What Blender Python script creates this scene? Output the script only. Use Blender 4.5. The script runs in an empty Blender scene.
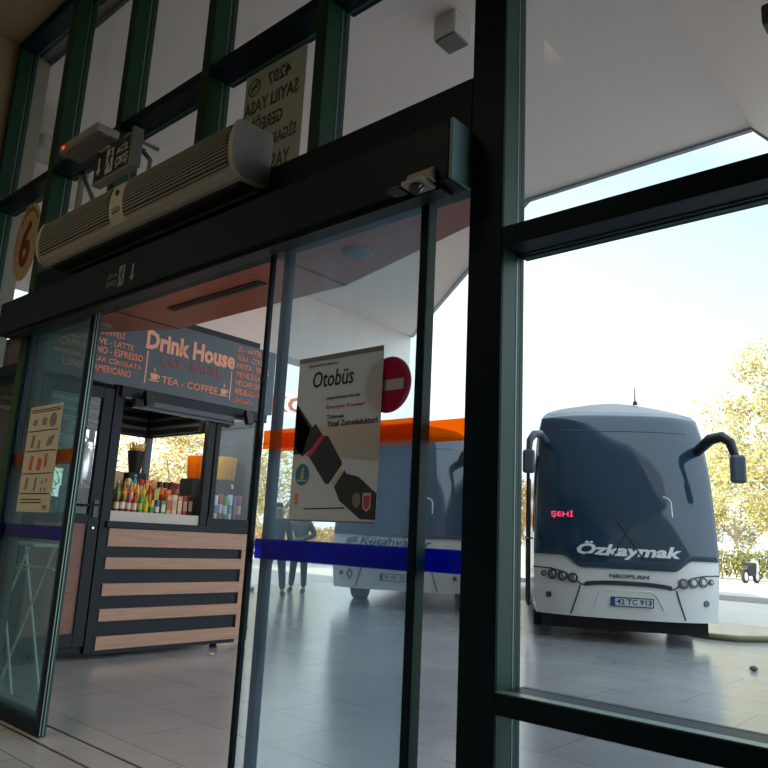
import bpy, math, random
from math import sin, cos, pi, radians, atan2, hypot
from mathutils import Vector, Matrix
random.seed(7)
SC = bpy.context.scene
COL = SC.collection

# ------------------------------------------------------------------ helpers
def clean(o, label=None, cat=None, group=None, kind=None):
    if label: o['label'] = label
    if cat: o['category'] = cat
    if group: o['group'] = group
    if kind: o['kind'] = kind
    return o

def thing(name, label, cat, loc=(0, 0, 0), rz=0.0, group=None):
    o = bpy.data.objects.new(name, None)
    o.empty_display_size = .1
    COL.objects.link(o)
    o.location = loc
    o.rotation_euler = (0, 0, rz)
    return clean(o, label, cat, group)

def copy_tree(o, parent=None):
    c = o.copy()
    COL.objects.link(c)
    c.parent = parent
    for ch in list(o.children):
        copy_tree(ch, c)
    return c

class MB:
    """collects geometry for ONE mesh object"""
    def __init__(s):
        s.v = []; s.f = []; s.m = []; s.mi = 0
    def add(s, vs, fs):
        b = len(s.v)
        s.v += [tuple(p) for p in vs]
        for f in fs:
            s.f.append(tuple(b + i for i in f)); s.m.append(s.mi)
        return s
    def box(s, x0, x1, y0, y1, z0, z1):
        x0, x1 = min(x0, x1), max(x0, x1); y0, y1 = min(y0, y1), max(y0, y1); z0, z1 = min(z0, z1), max(z0, z1)
        return s.add([(x0,y0,z0),(x1,y0,z0),(x1,y1,z0),(x0,y1,z0),(x0,y0,z1),(x1,y0,z1),(x1,y1,z1),(x0,y1,z1)],
                     [(0,3,2,1),(4,5,6,7),(0,1,5,4),(1,2,6,5),(2,3,7,6),(3,0,4,7)])
    def prism(s, poly, fn, d0, d1):
        """poly: 2D outline; fn(a,b,d)->3D"""
        n = len(poly)
        vs = [fn(a, b, d0) for a, b in poly] + [fn(a, b, d1) for a, b in poly]
        fs = [tuple(range(n))[::-1], tuple(range(n, 2*n))] + [(i, (i+1) % n, n+(i+1) % n, n+i) for i in range(n)]
        return s.add(vs, fs)
    def lathe(s, prof, c=(0, 0, 0), n=16, cap=True):
        cx, cy, cz = c
        vs = []; fs = []
        for r, z in prof:
            for i in range(n):
                a = 2*pi*i/n
                vs.append((cx+r*cos(a), cy+r*sin(a), cz+z))
        for k in range(len(prof)-1):
            for i in range(n):
                j = (i+1) % n
                fs.append((k*n+i, k*n+j, (k+1)*n+j, (k+1)*n+i))
        if cap:
            fs.append(tuple(range(n))[::-1])
            fs.append(tuple(range((len(prof)-1)*n, len(prof)*n)))
        return s.add(vs, fs)
    def tube(s, pts, r, n=8):
        pts = [Vector(p) for p in pts]
        R = r if isinstance(r, (list, tuple)) else [r]*len(pts)
        vs = []; fs = []
        up = Vector((0, 0, 1))
        prev = None
        for i, p in enumerate(pts):
            if i == 0: t = pts[1]-p
            elif i == len(pts)-1: t = p-pts[i-1]
            else: t = pts[i+1]-pts[i-1]
            t.normalize()
            a = prev if prev is not None else (up if abs(t.z) < .9 else Vector((1, 0, 0)))
            u = a - t*a.dot(t)
            if u.length < 1e-5: u = t.orthogonal()
            u.normalize(); prev = u
            w = t.cross(u)
            for k in range(n):
                an = 2*pi*k/n
                vs.append(tuple(p + (u*cos(an)+w*sin(an))*R[i]))
        m = len(pts)
        for i in range(m-1):
            for k in range(n):
                j = (k+1) % n
                fs.append((i*n+k, i*n+j, (i+1)*n+j, (i+1)*n+k))
        fs.append(tuple(range(n))[::-1]); fs.append(tuple(range((m-1)*n, m*n)))
        return s.add(vs, fs)
    def grid(s, fn, nu, nv):
        vs = [fn(i/nu, j/nv) for j in range(nv+1) for i in range(nu+1)]
        fs = [(j*(nu+1)+i, j*(nu+1)+i+1, (j+1)*(nu+1)+i+1, (j+1)*(nu+1)+i) for j in range(nv) for i in range(nu)]
        return s.add(vs, fs)
    def build(s, name, mat, parent=None, smooth=False, bevel=0, solid=0, **tags):
        me = bpy.data.meshes.new(name)
        me.from_pydata(s.v, [], s.f)
        for m in (mat if isinstance(mat, (list, tuple)) else [mat]): me.materials.append(m)
        if any(s.m): me.polygons.foreach_set('material_index', s.m)
        me.update()
        o = bpy.data.objects.new(name, me)
        COL.objects.link(o)
        if parent: o.parent = parent
        if smooth:
            me.polygons.foreach_set('use_smooth', [True]*len(me.polygons))
            try: me.set_sharp_from_angle(angle=radians(42))
            except Exception: pass
        if solid:
            md = o.modifiers.new('solid', 'SOLIDIFY'); md.thickness = solid; md.offset = 0
        if bevel:
            md = o.modifiers.new('bevel', 'BEVEL'); md.width = bevel; md.segments = 2; md.limit_method = 'ANGLE'
            md.use_clamp_overlap = True
        clean(o, **tags)
        return o

def box(*a): return MB().box(*a)

_tc = {}
def text_geo(body, bold=0.0, shear=0.0, depth=0.02, align='LEFT'):
    key = (body, bold, shear, depth, align)
    if key not in _tc:
        cu = bpy.data.curves.new('t', 'FONT'); cu.body = body; cu.size = 1; cu.offset = bold; cu.shear = shear
        cu.extrude = depth; cu.align_x = align; cu.resolution_u = 2; cu.space_line = 1.0
        o = bpy.data.objects.new('t', cu); COL.objects.link(o)
        bpy.context.view_layer.update()
        dg = bpy.context.evaluated_depsgraph_get()
        me = bpy.data.meshes.new_from_object(o.evaluated_get(dg))
        vs = [tuple(v.co) for v in me.vertices]; fs = [tuple(p.vertices) for p in me.polygons]
        bpy.data.objects.remove(o); bpy.data.curves.remove(cu); bpy.data.meshes.remove(me)
        x0 = min(v[0] for v in vs); x1 = max(v[0] for v in vs); y0 = min(v[1] for v in vs); y1 = max(v[1] for v in vs)
        _tc[key] = (vs, fs, x0, x1, y0, y1)
    return _tc[key]

def text(mb, body, x0, x1, y0, y1, fn, bold=0.0, shear=0.0, thick=.003, serif=False):
    """fit body into box x0..x1,y0..y1 and map by fn(x,y,d)"""
    vs, fs, a0, a1, b0, b1 = text_geo(body, bold, shear)
    out = []
    for x, y, z in vs:
        out.append(fn(x0+(x-a0)/(a1-a0)*(x1-x0), y0+(y-b0)/(b1-b0)*(y1-y0), (z/.02*.5+.5)*thick))
    mb.add(out, fs)

# ------------------------------------------------------------------ materials
def newmat(name):
    m = bpy.data.materials.new(name); m.use_nodes = True
    nt = m.node_tree; nt.nodes.clear()
    out = nt.nodes.new('ShaderNodeOutputMaterial')
    return m, nt, out

def mat(name, col, rough=.5, metal=0.0, var=.12, scale=6.0, bump=0.0, coat=0.0, spec=.5, stretch=None):
    m, nt, out = newmat(name)
    b = nt.nodes.new('ShaderNodeBsdfPrincipled')
    tc = nt.nodes.new('ShaderNodeTexCoord'); nz = nt.nodes.new('ShaderNodeTexNoise')
    nz.inputs['Scale'].default_value = scale; nz.inputs['Detail'].default_value = 5
    src = tc.outputs['Object']
    if stretch:
        mp = nt.nodes.new('ShaderNodeMapping'); mp.inputs['Scale'].default_value = stretch
        nt.links.new(src, mp.inputs['Vector']); src = mp.outputs['Vector']
    nt.links.new(src, nz.inputs['Vector'])
    mx = nt.nodes.new('ShaderNodeMix'); mx.data_type = 'RGBA'
    mx.inputs[6].default_value = (*[c*(1-var) for c in col], 1); mx.inputs[7].default_value = (*[min(1, c*(1+var)) for c in col], 1)
    nt.links.new(nz.outputs['Fac'], mx.inputs[0])
    nt.links.new(mx.outputs[2], b.inputs['Base Color'])
    b.inputs['Roughness'].default_value = rough; b.inputs['Metallic'].default_value = metal
    b.inputs['Coat Weight'].default_value = coat; b.inputs['Specular IOR Level'].default_value = spec
    if bump:
        bp = nt.nodes.new('ShaderNodeBump'); bp.inputs['Strength'].default_value = bump; bp.inputs['Distance'].default_value = .02
        nt.links.new(nz.outputs['Fac'], bp.inputs['Height']); nt.links.new(bp.outputs['Normal'], b.inputs['Normal'])
    nt.links.new(b.outputs[0], out.inputs[0])
    return m

def glassmat(name, tint=(.93, .97, .96), dust=0.0, f0=.03, fmax=.75, dustcol=(.58, .78, 1.0), rough=0.0):
    """thin clear pane: see-through plus a mirror reflection that grows at grazing angles, optional dust"""
    m, nt, out = newmat(name); N = nt.nodes; L = nt.links
    tr = N.new('ShaderNodeBsdfTransparent'); tr.inputs[0].default_value = (*tint, 1)
    gl = N.new('ShaderNodeBsdfGlossy'); gl.inputs['Roughness'].default_value = rough
    lw = N.new('ShaderNodeLayerWeight'); lw.inputs[0].default_value = .5
    pw = N.new('ShaderNodeMath'); pw.operation = 'POWER'; pw.inputs[1].default_value = 5
    ma = N.new('ShaderNodeMath'); ma.operation = 'MULTIPLY_ADD'; ma.inputs[1].default_value = fmax; ma.inputs[2].default_value = f0
    L.new(lw.outputs['Facing'], pw.inputs[0]); L.new(pw.outputs[0], ma.inputs[0])
    mx = N.new('ShaderNodeMixShader'); L.new(ma.outputs[0], mx.inputs[0]); L.new(tr.outputs[0], mx.inputs[1]); L.new(gl.outputs[0], mx.inputs[2])
    last = mx
    if dust:
        df = N.new('ShaderNodeBsdfTranslucent'); df.inputs[0].default_value = (*dustcol, 1)
        nz = N.new('ShaderNodeTexNoise'); nz.inputs['Scale'].default_value = 3.5; nz.inputs['Detail'].default_value = 8
        tc = N.new('ShaderNodeTexCoord'); mp = N.new('ShaderNodeMapping'); mp.inputs['Scale'].default_value = (3, 3, .6)
        L.new(tc.outputs['Object'], mp.inputs[0]); L.new(mp.outputs[0], nz.inputs['Vector'])
        mr = N.new('ShaderNodeMapRange'); mr.inputs[1].default_value = .3; mr.inputs[2].default_value = .75
        mr.inputs[3].default_value = dust*.6; mr.inputs[4].default_value = dust*1.5
        L.new(nz.outputs['Fac'], mr.inputs[0])
        m2 = N.new('ShaderNodeMixShader'); L.new(mr.outputs[0], m2.inputs[0]); L.new(mx.outputs[0], m2.inputs[1]); L.new(df.outputs[0], m2.inputs[2])
        last = m2
    L.new(last.outputs[0], out.inputs[0])
    return m

def filmmat(name, through, body, fac=.35, rough=.4):
    m, nt, out = newmat(name); N = nt.nodes; L = nt.links
    tr = N.new('ShaderNodeBsdfTransparent'); tr.inputs[0].default_value = (*through, 1)
    a = N.new('ShaderNodeBsdfDiffuse'); a.inputs[0].default_value = (*body, 1)
    b = N.new('ShaderNodeBsdfTranslucent'); b.inputs[0].default_value = (*body, 1)
    m1 = N.new('ShaderNodeMixShader'); m1.inputs[0].default_value = .6
    L.new(a.outputs[0], m1.inputs[1]); L.new(b.outputs[0], m1.inputs[2])
    m2 = N.new('ShaderNodeMixShader'); m2.inputs[0].default_value = fac
    L.new(tr.outputs[0], m2.inputs[1]); L.new(m1.outputs[0], m2.inputs[2]); L.new(m2.outputs[0], out.inputs[0])
    return m

def papermat(name, col, trans=.35):
    m, nt, out = newmat(name); N = nt.nodes; L = nt.links
    nz = N.new('ShaderNodeTexNoise'); nz.inputs['Scale'].default_value = 9
    mxc = N.new('ShaderNodeMix'); mxc.data_type = 'RGBA'; mxc.inputs[6].default_value = (*[c*.94 for c in col], 1); mxc.inputs[7].default_value = (*col, 1)
    L.new(nz.outputs['Fac'], mxc.inputs[0])
    a = N.new('ShaderNodeBsdfDiffuse'); b = N.new('ShaderNodeBsdfTranslucent')
    L.new(mxc.outputs[2], a.inputs[0]); L.new(mxc.outputs[2], b.inputs[0])
    m1 = N.new('ShaderNodeMixShader'); m1.inputs[0].default_value = trans
    L.new(a.outputs[0], m1.inputs[1]); L.new(b.outputs[0], m1.inputs[2]); L.new(m1.outputs[0], out.inputs[0])
    return m

def glow(name, col, s):
    m, nt, out = newmat(name)
    e = nt.nodes.new('ShaderNodeEmission'); e.inputs[0].default_value = (*col, 1); e.inputs[1].default_value = s
    nt.links.new(e.outputs[0], out.inputs[0]); return m

def tilemat(name, c1, c2, joint, size, rough, bump=.15, brick=.5, w=None, spec=.5):
    m, nt, out = newmat(name); N = nt.nodes; L = nt.links
    b = N.new('ShaderNodeBsdfPrincipled'); tc = N.new('ShaderNodeTexCoord')
    br = N.new('ShaderNodeTexBrick'); br.offset = brick
    br.inputs['Color1'].default_value = (*c1, 1); br.inputs['Color2'].default_value = (*c2, 1); br.inputs['Mortar'].default_value = (*joint, 1)
    br.inputs['Scale'].default_value = 1; br.inputs['Mortar Size'].default_value = .004; br.inputs['Mortar Smooth'].default_value = .2
    br.inputs['Brick Width'].default_value = w or size; br.inputs['Row Height'].default_value = size; br.inputs['Bias'].default_value = 0
    mp = N.new('ShaderNodeMapping'); mp.inputs['Location'].default_value = (0, -.12, 0)
    L.new(tc.outputs['Object'], mp.inputs[0]); L.new(mp.outputs[0], br.inputs['Vector'])
    nz = N.new('ShaderNodeTexNoise'); nz.inputs['Scale'].default_value = 1.3; nz.inputs['Detail'].default_value = 9; nz.inputs['Roughness'].default_value = .65
    L.new(tc.outputs['Object'], nz.inputs['Vector'])
    mx = N.new('ShaderNodeMix'); mx.data_type = 'RGBA'; mx.blend_type = 'MULTIPLY'; mx.inputs[0].default_value = .55
    cr = N.new('ShaderNodeValToRGB'); cr.color_ramp.elements[0].color = (.55, .55, .55, 1); cr.color_ramp.elements[0].position = .3
    cr.color_ramp.elements[1].position = .7
    L.new(nz.outputs['Fac'], cr.inputs[0]); L.new(br.outputs['Color'], mx.inputs[6]); L.new(cr.outputs[0], mx.inputs[7])
    L.new(mx.outputs[2], b.inputs['Base Color'])
    n2 = N.new('ShaderNodeTexNoise'); n2.inputs['Scale'].default_value = 7; n2.inputs['Detail'].default_value = 6
    L.new(tc.outputs['Object'], n2.inputs['Vector'])
    mr = N.new('ShaderNodeMapRange'); mr.inputs[3].default_value = rough*.75; mr.inputs[4].default_value = rough*1.35
    L.new(n2.outputs['Fac'], mr.inputs[0]); L.new(mr.outputs[0], b.inputs['Roughness'])
    n3 = N.new('ShaderNodeTexNoise'); n3.inputs['Scale'].default_value = 22; n3.inputs['Detail'].default_value = 4
    L.new(tc.outputs['Object'], n3.inputs['Vector'])
    ad = N.new('ShaderNodeMath'); ad.operation = 'MULTIPLY_ADD'; ad.inputs[1].default_value = -1.5
    L.new(br.outputs['Fac'], ad.inputs[0]); L.new(n3.outputs['Fac'], ad.inputs[2])
    bp = N.new('ShaderNodeBump'); bp.inputs['Strength'].default_value = bump; bp.inputs['Distance'].default_value = .004
    L.new(ad.outputs[0], bp.inputs['Height']); L.new(bp.outputs['Normal'], b.inputs['Normal'])
    b.inputs['Specular IOR Level'].default_value = spec
    L.new(b.outputs[0], out.inputs[0])
    return m

def leafmat(name, cols, trans=.45):
    m, nt, out = newmat(name); N = nt.nodes; L = nt.links
    g = N.new('ShaderNodeNewGeometry'); cr = N.new('ShaderNodeValToRGB')
    el = cr.color_ramp.elements
    while len(el) < len(cols): el.new(.5)
    for i, c in enumerate(cols):
        el[i].position = i/(len(cols)-1); el[i].color = (*c, 1)
    L.new(g.outputs['Random Per Island'], cr.inputs[0])
    a = N.new('ShaderNodeBsdfDiffuse'); b = N.new('ShaderNodeBsdfTranslucent')
    L.new(cr.outputs[0], a.inputs[0]); L.new(cr.outputs[0], b.inputs[0])
    m1 = N.new('ShaderNodeMixShader'); m1.inputs[0].default_value = trans
    L.new(a.outputs[0], m1.inputs[1]); L.new(b.outputs[0], m1.inputs[2]); L.new(m1.outputs[0], out.inputs[0])
    return m

M = dict(
    green=mat('green_paint', (.014, .06, .028), .4, var=.2, scale=3, spec=.25),
    dark=mat('dark_green_paint', (.003, .014, .023), .4, var=.2, scale=3, spec=.12),
    seal=mat('black_rubber', (.008, .01, .01), .5),
    alu=mat('aluminium_edge', (.18, .26, .23), .35, .5, scale=20),
    greenedge=mat('green_metal_edge', (.03, .085, .065), .5, .0, scale=10, spec=.2),
    pane=glassmat('window_glass', (.90, .955, .975)),
    leafpane=glassmat('dusty_door_glass', (.87, .94, .965), .045),
    leafgreen=glassmat('greenish_door_glass', (.62, .78, .74), .03, fmax=.8),
    sidepane=glassmat('dusty_side_glass', (.93, .96, .96), .02),
    orange=filmmat('orange_film', (1.0, .36, .03), (1.0, .34, .03), .25),
    blue=filmmat('blue_film', (.015, .10, .85), (.01, .04, .36), .42),
    wall=tilemat('beige_wall_cladding', (.42, .31, .18), (.38, .28, .16), (.12, .09, .05), .9, .5, .05, 0.0, 1.4),
    ceil=mat('beige_ceiling', (.42, .32, .2), .8),
    bulk=mat('pale_plaster', (.4, .35, .28), .8),
    canopy=mat('white_canopy_panel', (.92, .775, .70), .65, var=.03, scale=.8),
    canopyedge=mat('grey_edge_strip', (.3, .33, .36), .5),
    soffit=mat('copper_brown_panel', (.42, .085, .03), .4, .0, var=.25, scale=1.5),
    floor=tilemat('granite_floor', (.32, .328, .345), (.295, .303, .32), (.11, .11, .115), .6, .19, .2, .5, 1.2, .85),
    ground=mat('sunlit_concrete', (.45, .40, .35), .75, var=.15, scale=.35),
    kerb=mat('kerb_stone', (.4, .39, .37), .8),
    hose=mat('yellow_green_hose', (.15, .14, .05), .6),
    grey=mat('grey_plastic', (.34, .33, .29), .45),
    beige=mat('beige_grey_casing', (.43, .41, .35), .42, var=.06),
    beiged=mat('dark_casing_trim', (.25, .25, .22), .5),  # darker, greyer tone than the beige casing
    black=mat('matt_black', (.012, .013, .015), .5),
    blackg=mat('gloss_black', (.01, .011, .013), .15),
    grille=mat('dark_grille', (.02, .02, .022), .6),
    white=mat('white_plastic', (.75, .74, .72), .45),
    sign=mat('sign_board_slate', (.035, .055, .075), .4, var=.1),
    salmon=mat('salmon_letter', (1.0, .40, .24), .5),
    orred=mat('orange_letter', (.95, .26, .12), .5),
    maroon=mat('maroon_letter', (.33, .03, .05), .5),
    anthracite=mat('anthracite_metal', (.013, .019, .025), .45, var=.15, spec=.2),
    anthl=mat('light_anthracite_metal', (.075, .095, .12), .4, var=.1, spec=.3),
    wood=mat('light_oak_slat', (.46, .27, .18), .5, var=.35, scale=5, stretch=(6, .6, 14)),
    woodd=mat('red_brown_panel', (.22, .10, .07), .5, var=.3, scale=5, stretch=(6, .6, 14)),
    louvre=mat('pale_louvre', (.32, .31, .29), .5),
    sill=mat('white_counter_edge', (.62, .57, .5), .4),
    steel=mat('brushed_steel', (.6, .6, .6), .25, .9, scale=30),
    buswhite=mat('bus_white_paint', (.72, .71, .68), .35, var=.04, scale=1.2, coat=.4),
    busroof=mat('dusty_shaded_bus_roof', (.30, .29, .285), .6, var=.1, scale=2, spec=.2),  # dust, plus shade put into the roof colour against the bright sky
    bus2white=mat('bus_silver_white_paint', (.6, .6, .58), .3, var=.05, scale=1.2, coat=.3),
    buswind=mat('bus_dark_glass', (.016, .043, .078), .08, var=.25, scale=1.6, spec=.6),
    busline=mat('bus_panel_gap', (.02, .025, .03), .5),
    rubber=mat('tyre_rubber', (.015, .015, .016), .8),
    lamp=mat('headlamp_lens', (.30, .30, .29), .1, .5),
    lampd=mat('headlamp_recess', (.05, .055, .06), .3),
    plate=mat('white_plate', (.62, .66, .72), .4),
    plateblue=mat('plate_blue', (.02, .06, .3), .4),
    ink=mat('black_ink', (.012, .014, .02), .5),
    silver=mat('silver_letter', (.74, .76, .78), .4),
    darkletter=mat('dark_blue_letter', (.03, .05, .09), .4),
    busred=glow('red_led_letters', (1.0, .05, .12), 1.0),
    led=glow('red_led', (1.0, .05, .03), .6),
    paper=papermat('grey_white_poster_paper', (.64, .66, .68), .38),
    paper2=papermat('cream_notice_paper', (.62, .58, .46), .3),
    paper3=papermat('yellowish_sign_paper', (.60, .57, .46), .45),
    pink=mat('crimson_ink', (.45, .04, .13), .5),
    navy=mat('navy_ink', (.02, .028, .045), .5),
    teal=mat('teal_ink', (.03, .18, .27), .5),
    rose=mat('dusty_rose_ink', (.42, .26, .24), .5),
    greyink=mat('grey_ink', (.16, .17, .17), .5),
    orink=mat('orange_ink', (.75, .25, .1), .5),
    redink=mat('brown_red_ink', (.40, .09, .05), .5),
    tan=papermat('tan_ink', (.68, .54, .33), .5),
    olive=mat('olive_ink', (.10, .10, .05), .6),
    nosign=papermat('no_entry_red', (.62, .03, .10), .45),
    nobar=mat('no_entry_bar', (.78, .62, .62), .4),
    bark=mat('pale_bark', (.55, .45, .34), .85, var=.3, scale=8, bump=.4),
    barkd=mat('brown_bark', (.2, .14, .1), .85, var=.3, scale=8, bump=.4),
    leafy=leafmat('yellow_green_leaves', [(.50, .40, .15), (.58, .45, .18), (.38, .36, .14), (.62, .54, .28), (.30, .31, .14)]),
    leafo=leafmat('orange_brown_leaves', [(.40, .22, .07), (.50, .30, .10), (.30, .22, .07), (.52, .38, .16)]),
    leafg=leafmat('hedge_leaves', [(.16, .19, .06), (.25, .24, .08), (.34, .28, .10), (.12, .15, .06)]),
    skin=mat('skin', (.33, .2, .14), .6),
    hair=mat('dark_hair', (.02, .016, .014), .7),
    jacket=mat('dark_grey_jacket', (.045, .05, .055), .8),
    jacket2=mat('grey_jacket', (.09, .095, .10), .8),
    trousers=mat('dark_trousers', (.035, .04, .05), .8),
    shoe=mat('pale_shoe', (.45, .44, .43), .6),
    shoed=mat('dark_shoe', (.02, .02, .022), .5),
    stick=mat('pale_wood_stick', (.65, .42, .18), .6),
    box=mat('cardboard_box', (.55, .38, .2), .7),
    tank=glassmat('clear_tank_plastic', (.96, .96, .95), .02, .03, .4),
    juiceo=papermat('orange_juice', (1.0, .33, .02), .6),
    juicey=papermat('yellow_juice', (1.0, .70, .0), .6),
    stone=mat('small_stone', (.12, .11, .1), .8),
    whiteletter=mat('white_letter', (.7, .72, .7), .5),
    signdark=mat('dark_sign_face', (.006, .014, .012), .35),
    teallight=mat('pale_teal_cap', (.16, .30, .30), .4),
)
def C(name, col, rough=.3, **k):
    if name not in M: M[name] = mat(name, col, rough, **k)
    return M[name]

_trim = [0]; _win = [0]
def trim(mb, m, bevel=.004, **k):
    _trim[0] += 1
    return mb.build('trim_%d' % _trim[0], m, kind='structure', bevel=bevel, **k)
def window(mb, m):
    _win[0] += 1
    return mb.build('window_%d' % _win[0], m, kind='structure')

# ------------------------------------------------------------------ camera (solved from the photograph's vanishing points)
p, r, yw, FPX = .207226, .0496935, .727465, 727.04
Fv = Vector((-sin(yw)*cos(p), cos(yw)*cos(p), sin(p)))
R0 = Vector((cos(yw), sin(yw), 0)); U0 = R0.cross(Fv)
Rv = R0*cos(r)+U0*sin(r); Uv = U0*cos(r)-R0*sin(r)
cd = bpy.data.cameras.new('camera'); cam = bpy.data.objects.new('camera', cd); COL.objects.link(cam)
cd.sensor_width = 36; cd.sensor_fit = 'HORIZONTAL'; cd.lens = 36*FPX/768; cd.clip_start = .02; cd.clip_end = 2000
mw = Matrix((Rv, Uv, -Fv)).transposed().to_4x4(); mw.translation = (0, 0, 1.25)
cam.matrix_world = mw
SC.camera = cam

# ------------------------------------------------------------------ shell of the hall
YF, YG = 2.184, 2.34              # inner face of the frames, plane of the fixed panes
ZC = 5.62                         # outside canopy
box(-14, 14, -9, 15, -.2, 0).build('floor', M['floor'], kind='structure')
box(-150, 150, 15, 260, -.2, -.003).build('ground', M['ground'], kind='structure')
MB().box(-150, -14, -9, 15, -.2, -.003).box(14, 150, -9, 15, -.2, -.003).build('ground_beside', M['ground'], kind='structure')
box(-7.1, -6.80, -9, YF+.16, 0, 5.9).build('wall_left', M['wall'], kind='structure')
box(-7.1, 6.3, -9, YF+.16, 5.68, 5.9).build('ceiling', M['ceil'], kind='structure')
box(-7.1, 6.3, -9.2, -9, 0, 5.9).build('wall_back', M['wall'], kind='structure')
box(6.0, 6.3, -9, YF+.16, 0, 5.7).build('wall_right', M['wall'], kind='structure')
# facade above the canopy and beyond the glazing
MB().box(-45, 45, YF, 2.6, 5.68, 7.6).box(-45, -6.83, YF+.02, 2.5, 0, 5.68).box(.5, 45, YF+.02, 2.5, 0, 5.68).build('wall_front', M['bulk'], kind='structure')

# mullions: jamb, four slender ones over the door, posts that carry down
def mullion(x0, x1, z0, z1, m='green'):
    return trim(box(x0, x1, YF, YG+.01, z0, z1), M[m])
mullion(-6.83, -6.74, 0, 5.68)
POST_L = mullion(-5.695, -5.585, 0, 5.68)
for x in (-4.625, -3.581, -2.539): mullion(x, x+.08, 3.11, 5.68)
POST_R = trim(box(-1.54, -1.39, YF, YG+.01, 0, 5.68), M['dark'])
mullion(.35, .5, 0, 5.68); 
# thin glazing beads that show as lines beside each mullion
for x in (-6.74, -5.585, -4.545, -3.501, -2.459, -1.39):
    z0 = 0 if x > -2 else 3.11 if x > -5.5 else 2.42
    trim(box(x, x+.003, YG-.05, YG-.042, z0, 5.6), M['alu'], bevel=0)
    trim(box(x, x+.004, YG-.022, YG, z0, 5.6), M['greenedge'], bevel=0)
    trim(box(x, x+.0035, YG-.040, YG-.024, z0, 5.6), M['seal'], bevel=0)
trim(box(-1.39, -1.3885, YF+.012, YG-.052, 0, 5.6), M['green'], bevel=0)
# transoms
xs = [-6.74, -5.695, -5.585, -4.625, -4.545, -3.581, -3.501, -2.539, -2.459, -1.54, -1.39, .35]
for i in range(0, 12, 2):
    trim(box(xs[i], xs[i+1], YF+.006, YG+.03, 3.955, 4.02), M['dark'])
    trim(box(xs[i], xs[i+1], YF+.006, YG+.03, 5.60, 5.68), M['dark'])
    trim(MB().box(xs[i], xs[i+1], YG-.02, YG, 3.951, 3.955).box(xs[i], xs[i+1], YG-.02, YG, 5.596, 5.6), M['greenedge'], bevel=0)
    window(box(xs[i], xs[i+1], YG, YG+.008, 4.02, 5.60), M['pane'])
for i in (2, 4, 6, 8):
    window(box(xs[i], xs[i+1], YG, YG+.008, 3.11, 3.955), M['pane'])
for i in (0, 10):
    window(box(xs[i], xs[i+1], YG, YG+.008, 2.415, 3.955), M['pane'])
    window(box(xs[i], xs[i+1], YG, YG+.008, .765, 2.335), M['pane'])
    window(box(xs[i], xs[i+1], YG, YG+.008, .06, .696), M['pane'])
    trim(box(xs[i], xs[i+1], YF, YG+.03, 2.335, 2.415), M['dark'])
    trim(MB().box(xs[i], xs[i+1], YG-.05, YG-.045, 2.331, 2.335).box(xs[i], xs[i+1], YG-.02, YG, 2.331, 2.335), M['greenedge'], bevel=0)
    trim(box(xs[i], xs[i+1], YF, YG+.03, .696, .765), M['dark'])
    trim(MB().box(xs[i], xs[i+1], YF+.004, YF+.05, .765, .768), M['alu'], bevel=0)
    trim(box(xs[i], xs[i+1], YF, YG+.03, 0, .06), M['dark'])
# header over the automatic door
trim(box(-5.585, -1.54, YF, YG+.02, 2.68, 3.11), M['dark'])
# floor track
for y in (2.12, 2.325): trim(box(-5.585, -1.54, y, y+.012, -.01, .003), M['seal'], bevel=0)

# ------------------------------------------------------------------ automatic door
op = thing('door_operator', 'long dark box casing of the automatic door drive above the doorway', 'door operator', (-3.65, 2.184, 2.6))
def at(o, mb):  # shift world coordinates into the thing's frame
    l = o.location
    mb.v = [(a-l[0], b-l[1], c-l[2]) for a, b, c in mb.v]; return mb
at(op, box(-5.80, -1.545, 2.045, 2.183, 2.605, 2.86)).build('casing', M['dark'], op, bevel=.006)
at(op, box(-1.545, -1.53, 2.047, 2.183, 2.607, 2.858)).build('end_cap', M['teallight'], op, label='pale teal end cap')
at(op, box(-5.7, -1.6, 2.07, 2.15, 2.585, 2.605)).build('bottom_track', M['black'], op)
sn = thing('motion_sensor', 'small grey motion sensor with a dark eye under the door casing end', 'sensor', (-1.66, 2.03, 2.6))
at(sn, MB().prism([(2.0, 2.604), (2.043, 2.604), (2.043, 2.66), (2.02, 2.66)], lambda a, b, d: (d, a, b), -1.73, -1.60)).build('housing', M['grey'], sn, bevel=.004)
at(sn, MB().box(-1.715, -1.615, 1.965, 2.06, 2.585, 2.604)).build('base_plate', M['beige'], sn, bevel=.004)
s2 = MB().tube([(-1.66, 2.0, 2.588), (-1.66, 1.985, 2.565)], [.03, .024], 14)
at(sn, s2).build('lens', M['blackg'], sn, smooth=True)
at(sn, MB().box(-1.80, -1.735, 1.98, 2.045, 2.59, 2.604)).build('side_button', M['black'], sn, bevel=.004)

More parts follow.
